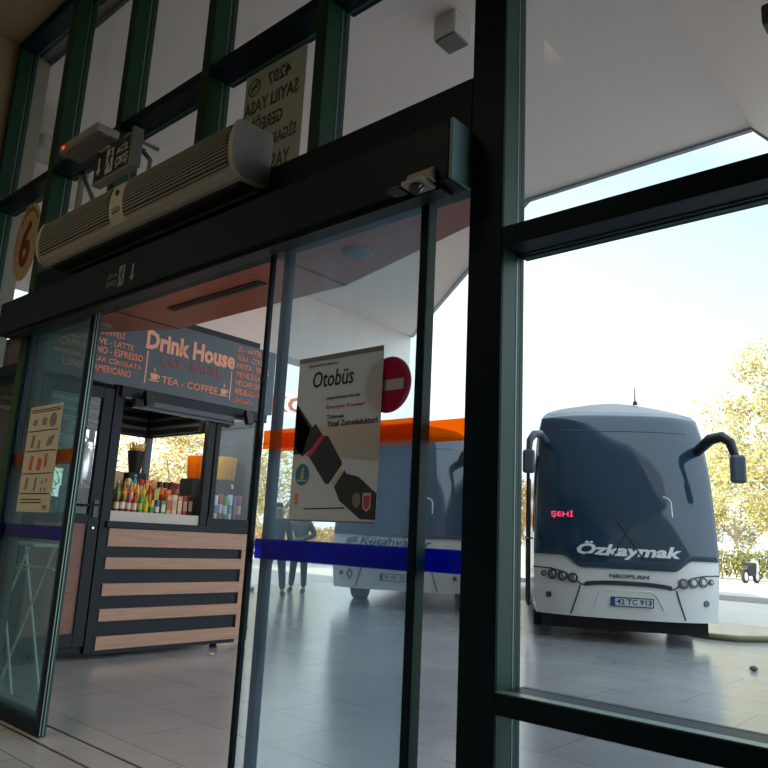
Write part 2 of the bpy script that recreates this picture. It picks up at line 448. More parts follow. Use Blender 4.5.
def leaf(name, x0, x1, lead, glass, y0=2.162, y1=2.212, lw=.04, ly=None, film=True):
    """sliding leaf: lead = 'L'/'R' side of the leading edge"""
    w = .04
    o = thing(name, None, None, ((x0+x1)/2, y0, 0)); o['kind'] = 'structure'
    l0, l1 = ly or (y0, y1)
    wl, wr = (lw, .036) if lead == 'L' else (.036, lw)
    at(o, box(x0, x0+wl, *((l0, l1) if lead == 'L' else (y0, y1)), .005, 2.68)).build('stile', M['dark'], o, bevel=.002)
    at(o, box(x1-wr, x1, *((l0, l1) if lead == 'R' else (y0, y1)), .005, 2.68)).build('stile', M['dark'], o, bevel=.002)
    if lead == 'L': at(o, box(x1, x1+.002, y0+.006, y1, .01, 2.67)).build('edge_seal', M['greenedge'], o)
    y0, y1 = l0, l1
    e = x1 if lead == 'R' else x0
    sgn = 1 if lead == 'R' else -1
    sm = MB()
    for yy in (y0+.012, y0+.03): sm.box(e, e+sgn*.005, yy-.003, yy+.003, .01, 2.67)
    at(o, sm).build('edge_strip', M['alu'], o, label='pale metal edge strip')
    if lead == 'R': at(o, box(e, e+sgn*.003, y0+.034, y1, .01, 2.67)).build('edge_seal', M['greenedge'], o)
    at(o, box(x0+w, x1-w, y0, y1, .005, .085)).build('bottom_rail', M['dark'], o, bevel=.003)
    at(o, box(x0+w, x1-w, y0, y1, 2.64, 2.68)).build('top_rail', M['dark'], o, bevel=.003)
    ym = (y0+y1)/2
    at(o, box(x0+w, x1-w, ym-.004, ym+.004, .085, 2.64)).build('glass_pane', glass, o)
    if film:
        at(o, box(x0+w+.002, x1-w-.002, ym+.0045, ym+.0055, 1.627, 1.715)).build('orange_stripe', M['orange'], o, label='orange safety stripe')
        at(o, box(x0+w+.002, x1-w-.002, ym+.0045, ym+.0055, 1.128, 1.216)).build('blue_stripe', M['blue'], o, label='blue safety stripe')
    return o
door_a = leaf('door_1', -5.53, -4.505, 'R', M['leafgreen'])
door_b = leaf('door_2', -2.735, -1.735, 'L', M['leafpane'], 2.168, 2.226, .022, (2.172, 2.196))
# fixed side lights behind the leaves
def sidelight(name, x0, x1, w0, w1):
    o = thing(name, None, None, ((x0+x1)/2, 2.25, 0)); o['kind'] = 'structure'
    at(o, box(x0, x0+w0, 2.255, 2.30, .006, 2.68)).build('stile', M['dark'], o, bevel=.003)
    at(o, box(x1-w1, x1, 2.255, 2.30, .006, 2.68)).build('stile', M['dark'], o, bevel=.003)
    at(o, box(x0+w0, x1-w1, 2.255, 2.30, .006, .07)).build('bottom_rail', M['dark'], o, bevel=.003)
    at(o, box(x0+w0, x1-w1, 2.274, 2.280, .07, 2.68)).build('glass_pane', M['sidepane'], o)
    at(o, box(x0+w0+.002, x1-w1-.002, 2.2805, 2.2815, 1.627, 1.715)).build('orange_stripe', M['orange'], o, label='orange safety stripe')
    at(o, box(x0+w0+.002, x1-w1-.002, 2.2805, 2.2815, 1.128, 1.216)).build('blue_stripe', M['blue'], o, label='blue safety stripe')
    return o
sidelight('window_%d' % 41, -5.585, -4.71, .03, .05)
sidelight('window_%d' % 42, -2.73, -1.54, .04, .012)

# ------------------------------------------------------------------ papers and stickers on the glass
def onwall(y, s=-1):      # x right, z up, d towards the hall
    return lambda x, z, d: (x, y+s*d, z)
YL = 2.179                # inner face of the leaf glass
po = thing('poster', 'grey seat belt poster headed Otobüs taped on the sliding glass leaf', 'poster', (-2.21, YL, 1.3))
PX0, PX1, PZ0, PZ1 = -2.462, -1.948, 1.30, 2.03
def PP(x, y, d=0):        # poster 0..1 coordinates
    return (PX0+(PX1-PX0)*x, YL-.0005-d, PZ0+(PZ1-PZ0)*y)
at(po, box(PX0, PX1, YL-.0022, YL, PZ0, PZ1)).build('sheet', M['paper'], po)
at(po, box(PX0, PX1, YL-.004, YL-.002, PZ1-.022, PZ1)).build('top_strip', M['greyink'], po)
at(po, box(PX0, PX1, YL-.004, YL-.002, PZ0, PZ0+.006)).build('bottom_strip', M['greyink'], po)
def ppoly(mb, pts, d0=.0015, d1=.0028): mb.prism(pts, lambda a, b, d: PP(a, b, d), d0, d1)
g = MB()
ppoly(g, [(0, .70), (.20, .545), (.12, .40), (.0, .40)])
ppoly(g, [(0.0, .72), (.22, .56), (.26, .58), (.35, .51), (.35, .48), (.12, .385), (.02, .44)])
at(po, g).build('belt_tongue_picture', M['navy'], po)
g = MB(); ppoly(g, [(.20, .385), (.35, .50), (.42, .50), (.60, .345), (.60, .325), (.46, .215), (.42, .22)])
at(po, g).build('belt_buckle_picture', M['navy'], po)
g = MB(); ppoly(g, [(.17, .39), (.345, .51), (.385, .50), (.215, .375)], .0028, .0034)
at(po, g).build('red_button_picture', M['pink'], po)
g = MB(); ppoly(g, [(.49, .225), (.60, .30), (.635, .29), (.53, .20)], .0028, .0034)
at(po, g).build('cuff_picture', M['paper2'], po)
g = MB(); ppoly(g, [(.53, .20), (.635, .295), (.66, .275), (.80, .255), (1.0, .16), (1.0, .02), (.84, .02), (.60, .12), (.56, .165)])
at(po, g).build('sleeve_picture', M['navy'], po)
g = MB(); ppoly(g, [(.44, .44), (.62, .50), (1.0, .47), (1.0, .34), (.62, .36)], .001, .0016)
at(po, g).build('rose_block', M['rose'], po)
tm = MB(); tf = lambda x, y, d: PP(x, y, .003+d)
text(tm, 'Otobüs', .19, .68, .80, .905, tf, .012, .1, .001)
at(po, tm).build('headline_lettering', M['ink'], po)
for q in (('Şehirlerarası', .13, .49, .93, .955, tf, .004, 0, .001), ('seyahatlerinde', .37, .77, .712, .74, tf, .004, 0, .001), ('Takmak', .39, .60, .602, .625, tf, .012, 0, .001), ('Yasal Zorunluluktur!', .40, .97, .555, .59, tf, .014, 0, .001)):
    tm = MB(); text(tm, *q); at(po, tm).build('text_line', M['ink'], po)
tm = MB(); text(tm, 'Emniyet Kemeri', .38, .82, .655, .685, tf, .008, 0, .001); at(po, tm).build('red_lettering', M['pink'], po)
def disc(cx, cy, rx, ry, n=24): return [(cx+rx*cos(2*pi*i/n), cy+ry*sin(2*pi*i/n)) for i in range(n)]
g = MB(); ppoly(g, disc(.135, .275, .085, .065)); at(po, g).build('round_seal', M['teal'], po)
g = MB(); ppoly(g, [(.115, .25), (.155, .25), (.15, .31), (.14, .325), (.13, .31)], .0028, .0034); ppoly(g, [(.08, .235), (.19, .235), (.19, .245), (.08, .245)], .0028, .0034); at(po, g).build('seal_figure', M['paper2'], po)
g = MB(); ppoly(g, [(.06, .10), (.10, .10), (.10, .165), (.06, .165)]); at(po, g).build('orange_logo', M['orink'], po)
g = MB(); ppoly(g, [(.18, .075), (.66, .085), (.66, .078), (.18, .068)]); at(po, g).build('footer_line', M['ink'], po)
g = MB(); ppoly(g, [(.855, .085), (.90, .06), (.945, .085), (.945, .165), (.855, .165)], .0028, .0034); at(po, g).build('shield_logo', M['paper2'], po)
g = MB(); ppoly(g, [(.87, .09), (.90, .075), (.93, .09), (.93, .15), (.87, .15)], .0036, .0040); at(po, g).build('shield_center', M['pink'], po)
g = MB(); ppoly(g, disc(.79, .125, .045, .042), .0028, .0034); at(po, g).build('grey_seal', M['greyink'], po)

ns = thing('no_entry_sticker', 'round red no entry sticker with a pale bar beside the poster', 'sticker', (-1.925, 2.193, 1.86))
g = MB(); g.prism(disc(-1.925, 1.862, .118, .118, 40), lambda a, b, d: (a, d, b), 2.1925, 2.1945); at(ns, g).build('disc', M['nosign'], ns)
at(ns, box(-2.005, -1.845, 2.1905, 2.1924, 1.838, 1.882)).build('bar', M['nobar'], ns)

nt_ = thing('notice', 'cream paper notice with rows of small pictograms on the left door leaf', 'notice', (-5.03, YL, 1.3))
at(nt_, box(-5.30, -4.80, YL-.002, YL, 1.30, 2.03)).build('sheet', M['paper2'], nt_)
ln = MB(); ic = MB(); rd = MB()
for i, z in enumerate((2.0, 1.985, 1.85, 1.71, 1.555, 1.42)): ln.box(-5.28, -4.83, YL-.0036, YL-.0022, z, z+.006)
for z in (1.38, 1.36): ln.box(-5.25, -4.93, YL-.0036, YL-.0022, z, z+.006)
def wallprism(m_, pts, d0=.0022, d1=.0034):
    at(nt_, MB().prism(pts, onwall(YL), d0, d1)).build('pictogram', m_, nt_)
wallprism(M['greyink'], [(-5.23, 1.90), (-5.17, 1.89), (-5.15, 1.94), (-5.19, 1.93), (-5.21, 1.95)])
wallprism(M['greyink'], [(-5.08, 1.89), (-5.02, 1.89), (-5.01, 1.93), (-5.05, 1.95), (-5.09, 1.93)])
wallprism(M['greyink'], disc(-4.92, 1.92, .05, .05, 20)); 
wallprism(M['greyink'], [(-5.22, 1.74), (-5.17, 1.74), (-5.16, 1.82), (-5.2, 1.83)]); wallprism(M['greyink'], [(-5.11, 1.73), (-5.07, 1.73), (-5.07, 1.78), (-5.10, 1.79)]); wallprism(M['greyink'], [(-4.98, 1.74), (-4.90, 1.75), (-4.86, 1.82), (-4.95, 1.80)])
wallprism(M['redink'], [(-5.2, 1.58), (-5.15, 1.58), (-5.14, 1.68), (-5.18, 1.68)]); wallprism(M['redink'], [(-5.08, 1.58), (-5.02, 1.58), (-5.0, 1.65), (-5.06, 1.67)]); wallprism(M['redink'], [(-4.97, 1.60), (-4.93, 1.60), (-4.93, 1.69), (-4.97, 1.69)])
wallprism(M['greyink'], [(-5.22, 1.45), (-5.18, 1.45), (-5.17, 1.53), (-5.21, 1.53)]); wallprism(M['greyink'], [(-5.08, 1.44), (-5.05, 1.44), (-5.04, 1.53), (-5.07, 1.53)])
for dx, dz in ((0, 0), (.06, 0), (0, .05), (.06, .06)): wallprism(M['greyink'], disc(-4.96+dx, 1.45+dz, .014, .014, 10))
g = MB(); text(g, 'FG', -4.90, -4.84, 1.315, 1.345, onwall(YL-.0022), .01, 0, .001); at(nt_, g).build('lettering', M['ink'], nt_)
at(nt_, ln).build('rule_lines', M['ink'], nt_)

sk = thing('number_sticker', 'round tan sticker with a red number 6 on the tall left pane', 'sticker', (-6.28, YG, 3.25))
YS = YG-.001
g = MB(); g.prism(disc(-6.30, 3.60, .25, .36, 40), onwall(YS), 0, .002); at(sk, g).build('disc', M['tan'], sk)
g = MB(); text(g, '6', -6.42, -6.20, 3.36, 3.80, onwall(YS-.002), .03, 0, .002); at(sk, g).build('numeral', M['redink'], sk)
g = MB()
for i in range(9):
    a = radians(40+i*12); c_, s_ = cos(a), sin(a)
    cx, cz = -6.30+.2*c_, 3.60+.30*s_
    g.prism([(cx-.012, cz-.02), (cx+.012, cz-.02), (cx+.012, cz+.02), (cx-.012, cz+.02)], onwall(YS-.002), 0, .001)
at(sk, g).build('arc_lettering', M['redink'], sk)

sm_ = thing('smoking_ban_paper', 'yellowish no smoking law paper seen in mirror writing on the upper pane', 'sign', (-3.05, YG, 3.25))
at(sm_, box(-3.335, -2.79, YG+.009, YG+.011, 3.17, 3.945)).build('sheet', M['paper3'], sm_)
def mir(x, z, d): return (-(x), YG-.0015-d*.5, z)    # mirrored left to right, printed through the sheet
for (s_, x0, x1, z0, z1) in (('4207', 2.905, 3.115, 3.795, 3.885), ('SAYILI YASA', 2.83, 3.315, 3.655, 3.745), ('GEREĞİ', 2.95, 3.23, 3.52, 3.635), ('SİGARA İÇMEK', 2.82, 3.32, 3.375, 3.49), ('YASAKTIR', 2.86, 3.26, 3.23, 3.33)):
    g = MB(); text(g, s_, x0, x1, z0, z1, mir, .022, 0, .002); at(sm_, g).build('text_line', M['olive'], sm_)
g = MB()
for k in range(28):
    a, b = 2*pi*k/28, 2*pi*(k+1)/28
    q = lambda t, rr: (-3.235+rr*cos(t), 3.835+rr*sin(t))
    g.prism([q(a, .058), q(b, .058), q(b, .048), q(a, .048)], onwall(YG-.0015), 0, .001)
g.prism([(-3.275, 3.80), (-3.265, 3.795), (-3.195, 3.868), (-3.203, 3.877)], onwall(YG-.0015), 0, .001)
g.prism([(-3.27, 3.829), (-3.20, 3.829), (-3.20, 3.843), (-3.27, 3.843)], onwall(YG-.0015), 0, .001)
at(sm_, g).build('no_smoking_symbol', M['olive'], sm_)

# ------------------------------------------------------------------ things over the door
ac = thing('air_curtain', 'long beige air curtain with two black grilles above the doorway', 'air curtain', (-3.9, 2.07, 2.98))
AX0, AX1 = -5.02, -2.80
prof = [(2.17, 3.285), (1.975, 3.283), (1.955, 3.27), (1.935, 3.20), (1.93, 3.13), (1.94, 3.06), (1.965, 3.01), (2.0, 2.985), (2.17, 2.998)]
at(ac, MB().prism(prof, lambda a, b, d: (d, a, b), AX0+.03, AX1-.03)).build('body', M['beige'], ac, bevel=.003)
for xa, xb in ((AX0, AX0+.03), (AX1-.03, AX1)):
    pf = [(2.175, 3.29), (1.97, 3.288), (1.948, 3.272), (1.928, 3.20), (1.923, 3.13), (1.933, 3.055), (1.96, 3.003), (2.0, 2.978), (2.175, 2.992)]
    at(ac, MB().prism(pf, lambda a, b, d: (d, a, b), xa, xb)).build('end_cap', M['beige'], ac, bevel=.004)
def afront(z):   # front face y at height z
    for (y0, z0), (y1, z1) in zip(prof[1:], prof[2:]):
        if z1 <= z <= z0: return y0+(y1-y0)*(z0-z)/(z0-z1)
    return 1.95
for ga, gb in ((AX0+.05, -4.03), (-3.86, AX1-.05)):
    zs = [3.035+.0225*i for i in range(11)]
    g = MB()
    for a_, b_ in zip(zs, zs[1:]):
        g.add([(ga, afront(a_)-.004, a_), (gb, afront(a_)-.004, a_), (gb, afront(b_)-.004, b_), (ga, afront(b_)-.004, b_),
               (ga, afront(a_)+.004, a_), (gb, afront(a_)+.004, a_), (gb, afront(b_)+.004, b_), (ga, afront(b_)+.004, b_)],
              [(0, 1, 2, 3), (7, 6, 5, 4), (0, 4, 5, 1), (2, 6, 7, 3), (1, 5, 6, 2), (3, 7, 4, 0)])
    gr = at(ac, g).build('grille', M['grille'], ac, label='black intake grille')
    g = MB()
    for i in range(12):
        z = 3.04+.0193*i; y = afront(z)-.006
        g.box(ga, gb, y-.004, y+.003, z-.0028, z+.0028)
    n = int((gb-ga)/.05)
    for i in range(1, n):
        x = ga+(gb-ga)*i/n
        pts = [(afront(z)-.006, z) for z in (3.04, 3.09, 3.14, 3.19, 3.25)]
        for (y0, z0), (y1, z1) in zip(pts, pts[1:]):
            g.add([(x-.001, y0-.003, z0), (x+.001, y0-.003, z0), (x+.001, y1-.003, z1), (x-.001, y1-.003, z1)], [(0, 1, 2, 3)])
    at(ac, g).build('grille_slats', M['beiged'], gr)
g = MB().tube([(-3.945, afront(3.2)-.001, 3.2), (-3.945, afront(3.2)-.008, 3.2)], .018, 18); at(ac, g).build('knob', M['seal'], ac, smooth=True)
at(ac, box(-3.985, -3.905, afront(3.09)-.006, afront(3.09)+.002, 3.075, 3.105)).build('badge', M['greyink'], ac)
at(ac, MB().box(AX0+.05, AX1-.06, 2.03, 2.12, 2.968, 2.992)).build('outlet_slot', M['black'], ac)
at(ac, MB().box(AX0+.05, AX1-.06, 2.125, 2.16, 2.976, 2.99)).build('outlet_vane', M['beiged'], ac)
at(ac, MB().box(-4.97, -4.93, 2.13, 2.16, 3.285, 3.74).box(-4.97, -4.93, 2.13, 2.183, 3.71, 3.74)).build('hanger_bracket', M['grey'], ac)
at(ac, MB().tube([(-3.93, 2.10, 3.29), (-3.95, 2.12, 3.50), (-4.15, 2.15, 3.66), (-4.15, 2.184, 3.66)], .016, 8)).build('hanger_bracket', M['grey'], ac)
at(ac, MB().tube([(-4.92, 2.14, 3.70), (-4.60, 2.08, 3.42), (-4.52, 2.08, 3.29)], .016, 8)).build('cable_duct', M['alu'], ac, label='pale diagonal cable duct')

ex = thing('exit_sign', 'dark green hanging exit sign reading ACİL ÇIKIŞ with arrow and running figure', 'exit sign', (-4.23, 2.03, 3.4))
EX0, EX1, EZ0, EZ1, EY = -4.45, -3.99, 3.435, 3.645, 2.0
at(ex, box(EX0, EX1, EY, EY+.055, EZ0, EZ1)).build('face_panel', M['signdark'], ex, bevel=.003)
at(ex, MB().box(EX1, EX1+.03, EY-.004, EY+.06, EZ0-.01, EZ1+.04).box(EX0, EX1, EY-.002, EY+.058, EZ0-.014, EZ0)).build('frame', M['beiged'], ex)
def run_man(mb, cx, cz, s, fn):
    q = lambda pts: mb.prism([(cx+a*s, cz+b*s) for a, b in pts], fn, 0, .002)
    q([(-.26, -.5), (.26, -.5), (.26, .5), (-.26, .5)])
def run_man_dark(mb, cx, cz, s, fn):
    q = lambda pts: mb.prism([(cx+a*s, cz+b*s) for a, b in pts], fn, .002, .003)
    q(disc(.06, .36, .08, .08, 12)); q([(-.06, .26), (.12, .26), (.06, -.02), (-.08, .0)]); q([(-.06, .24), (-.2, .12), (-.17, .07), (-.03, .16)])
    q([(.10, .24), (.22, .10), (.18, .06), (.07, .16)]); q([(-.08, .02), (.0, -.02), (-.12, -.22), (-.22, -.30), (-.25, -.25), (-.16, -.16)]); q([(-.02, .0), (.06, -.02), (.16, -.16), (.14, -.42), (.08, -.42), (.08, -.18)])
ef = onwall(EY-.0005)
g = MB(); run_man(g, -4.245, 3.54, .17, ef)
g.prism([(-4.385, 3.475), (-4.355, 3.515), (-4.375, 3.515), (-4.375, 3.60), (-4.395, 3.60), (-4.395, 3.515), (-4.415, 3.515)], ef, 0, .002)
text(g, 'ACİL', -4.165, -4.015, 3.555, 3.615, ef, .012, 0, .002); text(g, 'ÇIKIŞ', -4.165, -4.015, 3.455, 3.535, ef, .012, 0, .002)
at(ex, g).build('pictogram_and_lettering', M['whiteletter'], ex)
g = MB(); run_man_dark(g, -4.245, 3.54, .17, ef); at(ex, g).build('running_figure', M['signdark'], ex)
at(ex, MB().box(-3.985, -3.97, 2.02, 2.183, 3.60, 3.62)).build('wall_arm', M['beiged'], ex)
# small pale bracket hoop on top of sign
hoop = [(-4.10+.07*cos(a), 2.03, 3.645+.05*sin(a)) for a in [pi*i/10 for i in range(11)]]
at(ex, MB().tube(hoop, .006, 6)).build('hoop', M['beiged'], ex)

el_ = thing('emergency_light', 'slim grey ribbed emergency light with a red pilot lamp over the air curtain', 'emergency light', (-4.55, 1.98, 3.72))
at(el_, box(-4.83, -4.30, 1.91, 2.07, 3.745, 3.80)).build('housing', M['beige'], el_, bevel=.01)
g = MB()
for i in range(7): g.box(-4.82, -4.31, 1.915+.022*i, 1.922+.022*i, 3.728, 3.746)
at(el_, g).build('ribbed_diffuser', M['beiged'], el_)
at(el_, MB().tube([(-4.76, 1.91, 3.765), (-4.76, 1.902, 3.765)], .012, 10)).build('pilot_lamp', M['led'], el_)
at(el_, MB().box(-4.6, -4.5, 2.07, 2.183, 3.76, 3.785)).build('bracket', M['beiged'], el_)

rf = thing('exit_reflection', 'faint painted reflection of an exit sign in mirror writing low on the dark door casing', 'exit sign', (-4.0, 2.045, 2.62))  # reflection of an exit sign, painted onto the casing as flat shapes
ef2 = lambda x, z, d: (x, 2.0445-d, z)
g = MB(); run_man(g, -3.98, 2.715, .13, ef2)
g.prism([(-3.855, 2.655), (-3.825, 2.69), (-3.845, 2.69), (-3.845, 2.765), (-3.865, 2.765), (-3.865, 2.69), (-3.885, 2.69)], ef2, 0, .001)
efm = lambda x, z, d: (-8.22-x, 2.0445-d, z)
text(g, 'ACİL', -4.185, -4.065, 2.722, 2.758, efm, .0, 0, .001); text(g, 'ÇIKIŞ', -4.185, -4.065, 2.66, 2.705, efm, .0, 0, .001)
at(rf, g).build('pictogram', M['greyink'], rf)
g = MB(); run_man_dark(g, -3.98, 2.715, .13, ef2); at(rf, g).build('running_figure', M['signdark'], rf)

# ------------------------------------------------------------------ canopy outside
A_, B_, C_ = (-9.9, 11.93), (-4.5, 7.64), (-1.79, 7.56)
MB().prism([(-9.9, 2.5), (-1.79, 2.5), C_, B_, A_], lambda a, b, d: (a, b, d), ZC, ZC+.25).build('ceiling_canopy', M['canopy'], kind='structure')
def strip(a, b, w=.05):
    d = Vector((b[0]-a[0], b[1]-a[1])); d.normalize(); n = Vector((-d.y, d.x))*w
    return [(a[0], a[1]), (b[0], b[1]), (b[0]+n.x, b[1]+n.y), (a[0]+n.x, a[1]+n.y)]
for a, b in ((A_, B_), (B_, C_)):
    trim(MB().prism(strip(a, b, .06 if a == A_ else .06), lambda a, b, d: (a, b, d), ZC-.03, ZC+.27), M['canopyedge'], bevel=0)
# deep edge beam at the left end, chamfered beam at the right end
box(-10.35, -9.9, 2.5, 11.93, 4.385, ZC+.25).build('beam_left', M['canopy'], kind='structure')
MB().prism([(-1.79, ZC), (-.77, 4.4), (.9, 4.4), (.9, ZC+.25), (-1.79, ZC+.25)], lambda a, b, d: (a, d, b), 2.5, 7.56).build('beam_right', M['canopy'], kind='structure')
trim(MB().prism([(-1.79, ZC-.03), (-.77, 4.37), (-.77, 4.43), (-1.79, ZC+.03)], lambda a, b, d: (a, d, b), 7.56, 7.60), M['canopyedge'], bevel=0)
# low soffit just outside the door
SZ = 2.70
MB().prism([(-5.75, 2.375), (-1.53, 2.375), (-1.53, 2.545), (-2.92, 2.90), (-4.66, 2.90), (-5.75, 2.42)], lambda a, b, d: (a, b, d), SZ, SZ+.36).build('ceiling_soffit', M['soffit'], kind='structure')
for x in (-4.66, -2.92): trim(box(x-.006, x+.006, 2.38, 2.895, SZ-.004, SZ+.01), M['black'], bevel=0)
dl = thing('downlight', 'round recessed downlight in the low soffit above the poster', 'light', (-2.51, 2.56, SZ))
at(dl, MB().lathe([(.075, -.012), (.085, -.004), (.085, .02), (.06, .03)], (-2.51, 2.56, SZ), 24)).build('ring', M['beiged'], dl, smooth=True)
at(dl, MB().lathe([(.001, -.014), (.06, -.014), (.06, .0)], (-2.51, 2.56, SZ), 24)).build('lens', M['greyink'], dl)
sd = thing('slot_diffuser', 'long black slot air diffuser in the copper brown soffit', 'air vent', (-3.78, 2.58, SZ))
at(sd, MB().box(-4.27, -3.30, 2.545, 2.61, SZ-.008, SZ+.005)).build('slot', M['black'], sd)
at(sd, MB().box(-4.26, -3.31, 2.572, 2.58, SZ-.012, SZ-.006)).build('vane', M['blackg'], sd)
d2 = copy_tree(dl); d2.location = (-5.1, 2.50, SZ); d2['label'] = 'small dark recessed downlight in the soffit near the left door leaf'
cl = thing('canopy_lamp', 'square white surface lamp with grey mesh face under the outside canopy', 'light', (-3.26, 4.36, ZC-.3))
at(cl, MB().box(-3.43, -3.20, 4.26, 4.49, ZC-.21, ZC)).build('housing', M['white'], cl, bevel=.015)
at(cl, MB().box(-3.42, -3.21, 4.27, 4.48, ZC-.225, ZC-.21)).build('diffuser', M['greyink'], cl, bevel=.01)
g = MB()
for i in range(9):
    g.box(-3.41+.0235*i, -3.402+.0235*i, 4.275, 4.475, ZC-.232, ZC-.224); g.box(-3.415, -3.215, 4.28+.0225*i, 4.288+.0225*i, ZC-.232, ZC-.224)
at(cl, g).build('mesh_guard', M['grey'], cl)
fl = thing('outdoor_floodlight', 'beige outdoor floodlight on a dark arm behind the top left pane', 'floodlight', (-8.0, 2.85, 5.4))
at(fl, MB().tube([(-7.72, 2.78, ZC), (-7.74, 2.78, 5.50), (-7.9, 2.86, 5.42)], .03, 8)).build('arm', M['black'], fl)
at(fl, MB().box(-8.25, -7.75, 2.86, 3.16, 5.28, 5.44)).build('housing', M['beige'], fl, bevel=.04)
at(fl, MB().tube([(-8.0, 2.86, 5.42), (-8.0, 2.80, 5.42)], .06, 16)).build('lens', M['greyink'], fl)
cm = thing('black_camera', 'black box camera on the canopy beam at the top right corner', 'camera', (-.87, 4.25, 4.4))
at(cm, MB().box(-.90, -.76, 4.18, 4.31, 4.30, 4.43)).build('housing', M['black'], cm, bevel=.015)
at(cm, MB().tube([(-.85, 4.25, 4.40), (-.85, 4.25, 4.55)], .02, 8)).build('stem', M['black'], cm)

# ------------------------------------------------------------------ drinks kiosk
KX = -6.73
ki = thing('drink_kiosk', 'dark kiosk with oak slatted front and Drink House sign board beyond the doorway', 'kiosk', (-8.0, 4.1, 0))
def K(mb, name, m, parent=None, **k): return at(ki, mb).build(name, m, parent or ki, **k)
KY0, KY1, KXB = 2.80, 5.50, -9.28
K(box(KXB, KX-.05, KY0, KY1, .08, .16), 'base_frame', M['anthracite'])
K(box(KXB, KX-.02, KY0+.02, KY1-.02, .16, .2), 'floor_deck', M['black'])
# front slatted panel
K(box(KX-.04, KX-.012, 3.64, 5.36, .05, 1.24), 'front_panel', M['anthracite'])
g = MB()
for z0, z1 in ((1.035, 1.205), (.82, .93), (.572, .685), (.338, .45), (.08, .20)): g.box(KX-.012, KX+.014, 3.66, 5.28, z0, z1)
g.box(KX-.012, KX+.014, 5.28, 5.38, .05, 1.205)
K(g, 'slatted_front', M['wood'], label='light oak horizontal slats')
K(box(KX-.012, KX+.005, 3.63, 5.28, .04, .08), 'toe_rail', M['anthracite'])
K(box(KX-.5, KX+.03, 3.62, 5.40, 1.21, 1.275), 'counter_slab', M['anthracite'], bevel=.004)
K(box(KX-.12, KX-.02, 3.66, 4.69, 1.275, 1.375), 'counter_edge', M['sill'], label='pale ledge of the serving hatch')
K(box(KX-.9, KX-.13, 3.66, 5.36, 1.275, 1.335), 'inner_counter', M['anthl'])
# posts and rails
for y0, y1 in ((3.56, 3.66), (4.69, 4.78), (4.80, 4.86), (5.38, 5.46)): K(box(KX-.07, KX, y0, y1, 1.275 if 4.6 < y0 < 5 else .05, 2.60), 'front_post', M['anthracite'], bevel=.004)
K(box(KX-.07, KX+.01, 4.78, 5.40, 1.275, 1.36), 'window_rail', M['anthracite'])
K(box(KX-.06, KX+.04, 3.60, 5.46, 2.50, 2.60), 'hatch_header', M['anthracite'])
K(MB().box(KX-.02, KX+.07, 3.74, 4.98, 2.43, 2.50), 'awning_case', M['anthl'], bevel=.012)
K(MB().box(KX-.0, KX+.055, 3.74, 4.98, 2.405, 2.428), 'awning_bar', M['anthl'])
K(box(KX-.04, KX-.032, 4.86, 5.38, 1.36, 2.50), 'side_glass', M['pane'])
# left door of the kiosk
kd = K(MB().box(KX-.06, KX-.005, 3.44, 3.55, .12, 2.56).box(KX-.06, KX-.005, 2.84, 2.94, .12, 2.56).box(KX-.06, KX-.005, 2.94, 3.44, 2.45, 2.56).box(KX-.06, KX-.005, 2.94, 3.44, .12, .24).box(KX-.06, KX-.005, 2.94, 3.44, 1.24, 1.33), 'door', M['anthracite'], bevel=.004)
K(box(KX-.036, KX-.03, 2.94, 3.44, 1.33, 2.45), 'door_glass', M['pane'], kd)
K(box(KX-.04, KX-.025, 2.94, 3.44, .24, 1.24), 'door_panel', M['woodd'], kd)
K(MB().box(KX-.005, KX+.01, 3.475, 3.52, 1.30, 1.46).tube([(KX+.0, 3.495, 1.415), (KX+.05, 3.495, 1.415), (KX+.052, 3.33, 1.405)], .011, 8), 'door_handle', M['blackg'], kd)
K(MB().tube([(KX-.004, 3.495, 1.20), (KX+.006, 3.495, 1.20)], .012, 10), 'keyhole', M['steel'], kd)
# body behind: walls, ceiling, louvres and windows
for bb in ((KXB, KXB+.05, KY0, KY1, .16, 1.5), (KXB, KXB+.05, KY0, 3.9, 1.5, 2.45), (KXB, KXB+.03, KY0, KY1, 2.45, 2.95)): K(box(*bb), 'back_wall', M['anthracite'])
for bb in ((KXB+.05, KX-.07, KY1-.05, KY1, .16, 1.5), (-7.85, KX-.07, KY1-.05, KY1, 1.5, 2.45), (KXB, KXB+.08, KY1-.08, KY1, 1.5, 2.45), (KXB, KX-.07, KY1-.03, KY1, 2.45, 2.95)): K(box(*bb), 'far_wall', M['anthl'])
for bb in ((KXB+.05, KX-.06, KY0, KY0+.05, .16, 1.35), (KXB+.05, -8.3, KY0, KY0+.05, 1.35, 2.95)): K(box(*bb), 'near_wall', M['woodd'])
K(box(-8.3, KX-.06, KY0+.02, KY0+.03, 1.35, 2.45), 'near_glass', M['pane'])
K(MB().box(KXB, KX-.0, KY0, KY1, 2.95, 3.02), 'roof', M['anthracite'])
K(MB().box(-8.3, KX-.06, KY0, KY0+.05, 2.45, 2.95), 'near_fascia', M['woodd'])
g = MB(); d = MB()
for i in range(4):
    z = 2.47+.12*i
    d.box(KXB+.05, KX-.1, KY1-.09, KY1-.03, z, z+.07); g.box(KXB+.05, KX-.1, KY1-.06, KY1-.035, z+.07, z+.12)
    d.box(KXB+.03, KXB+.09, KY0+.05, KY1-.1, z, z+.07); g.box(KXB+.035, KXB+.06, KY0+.05, KY1-.1, z+.07, z+.12)
K(d, 'dark_louvre', M['black']); K(g, 'pale_louvre', M['louvre'])
K(MB().box(KXB+.01, KXB+.04, 3.9, KY1-.08, 1.5, 1.55).box(KXB, KXB+.05, 4.6, 4.66, 1.5, 2.45), 'back_window_bar', M['anthracite'])
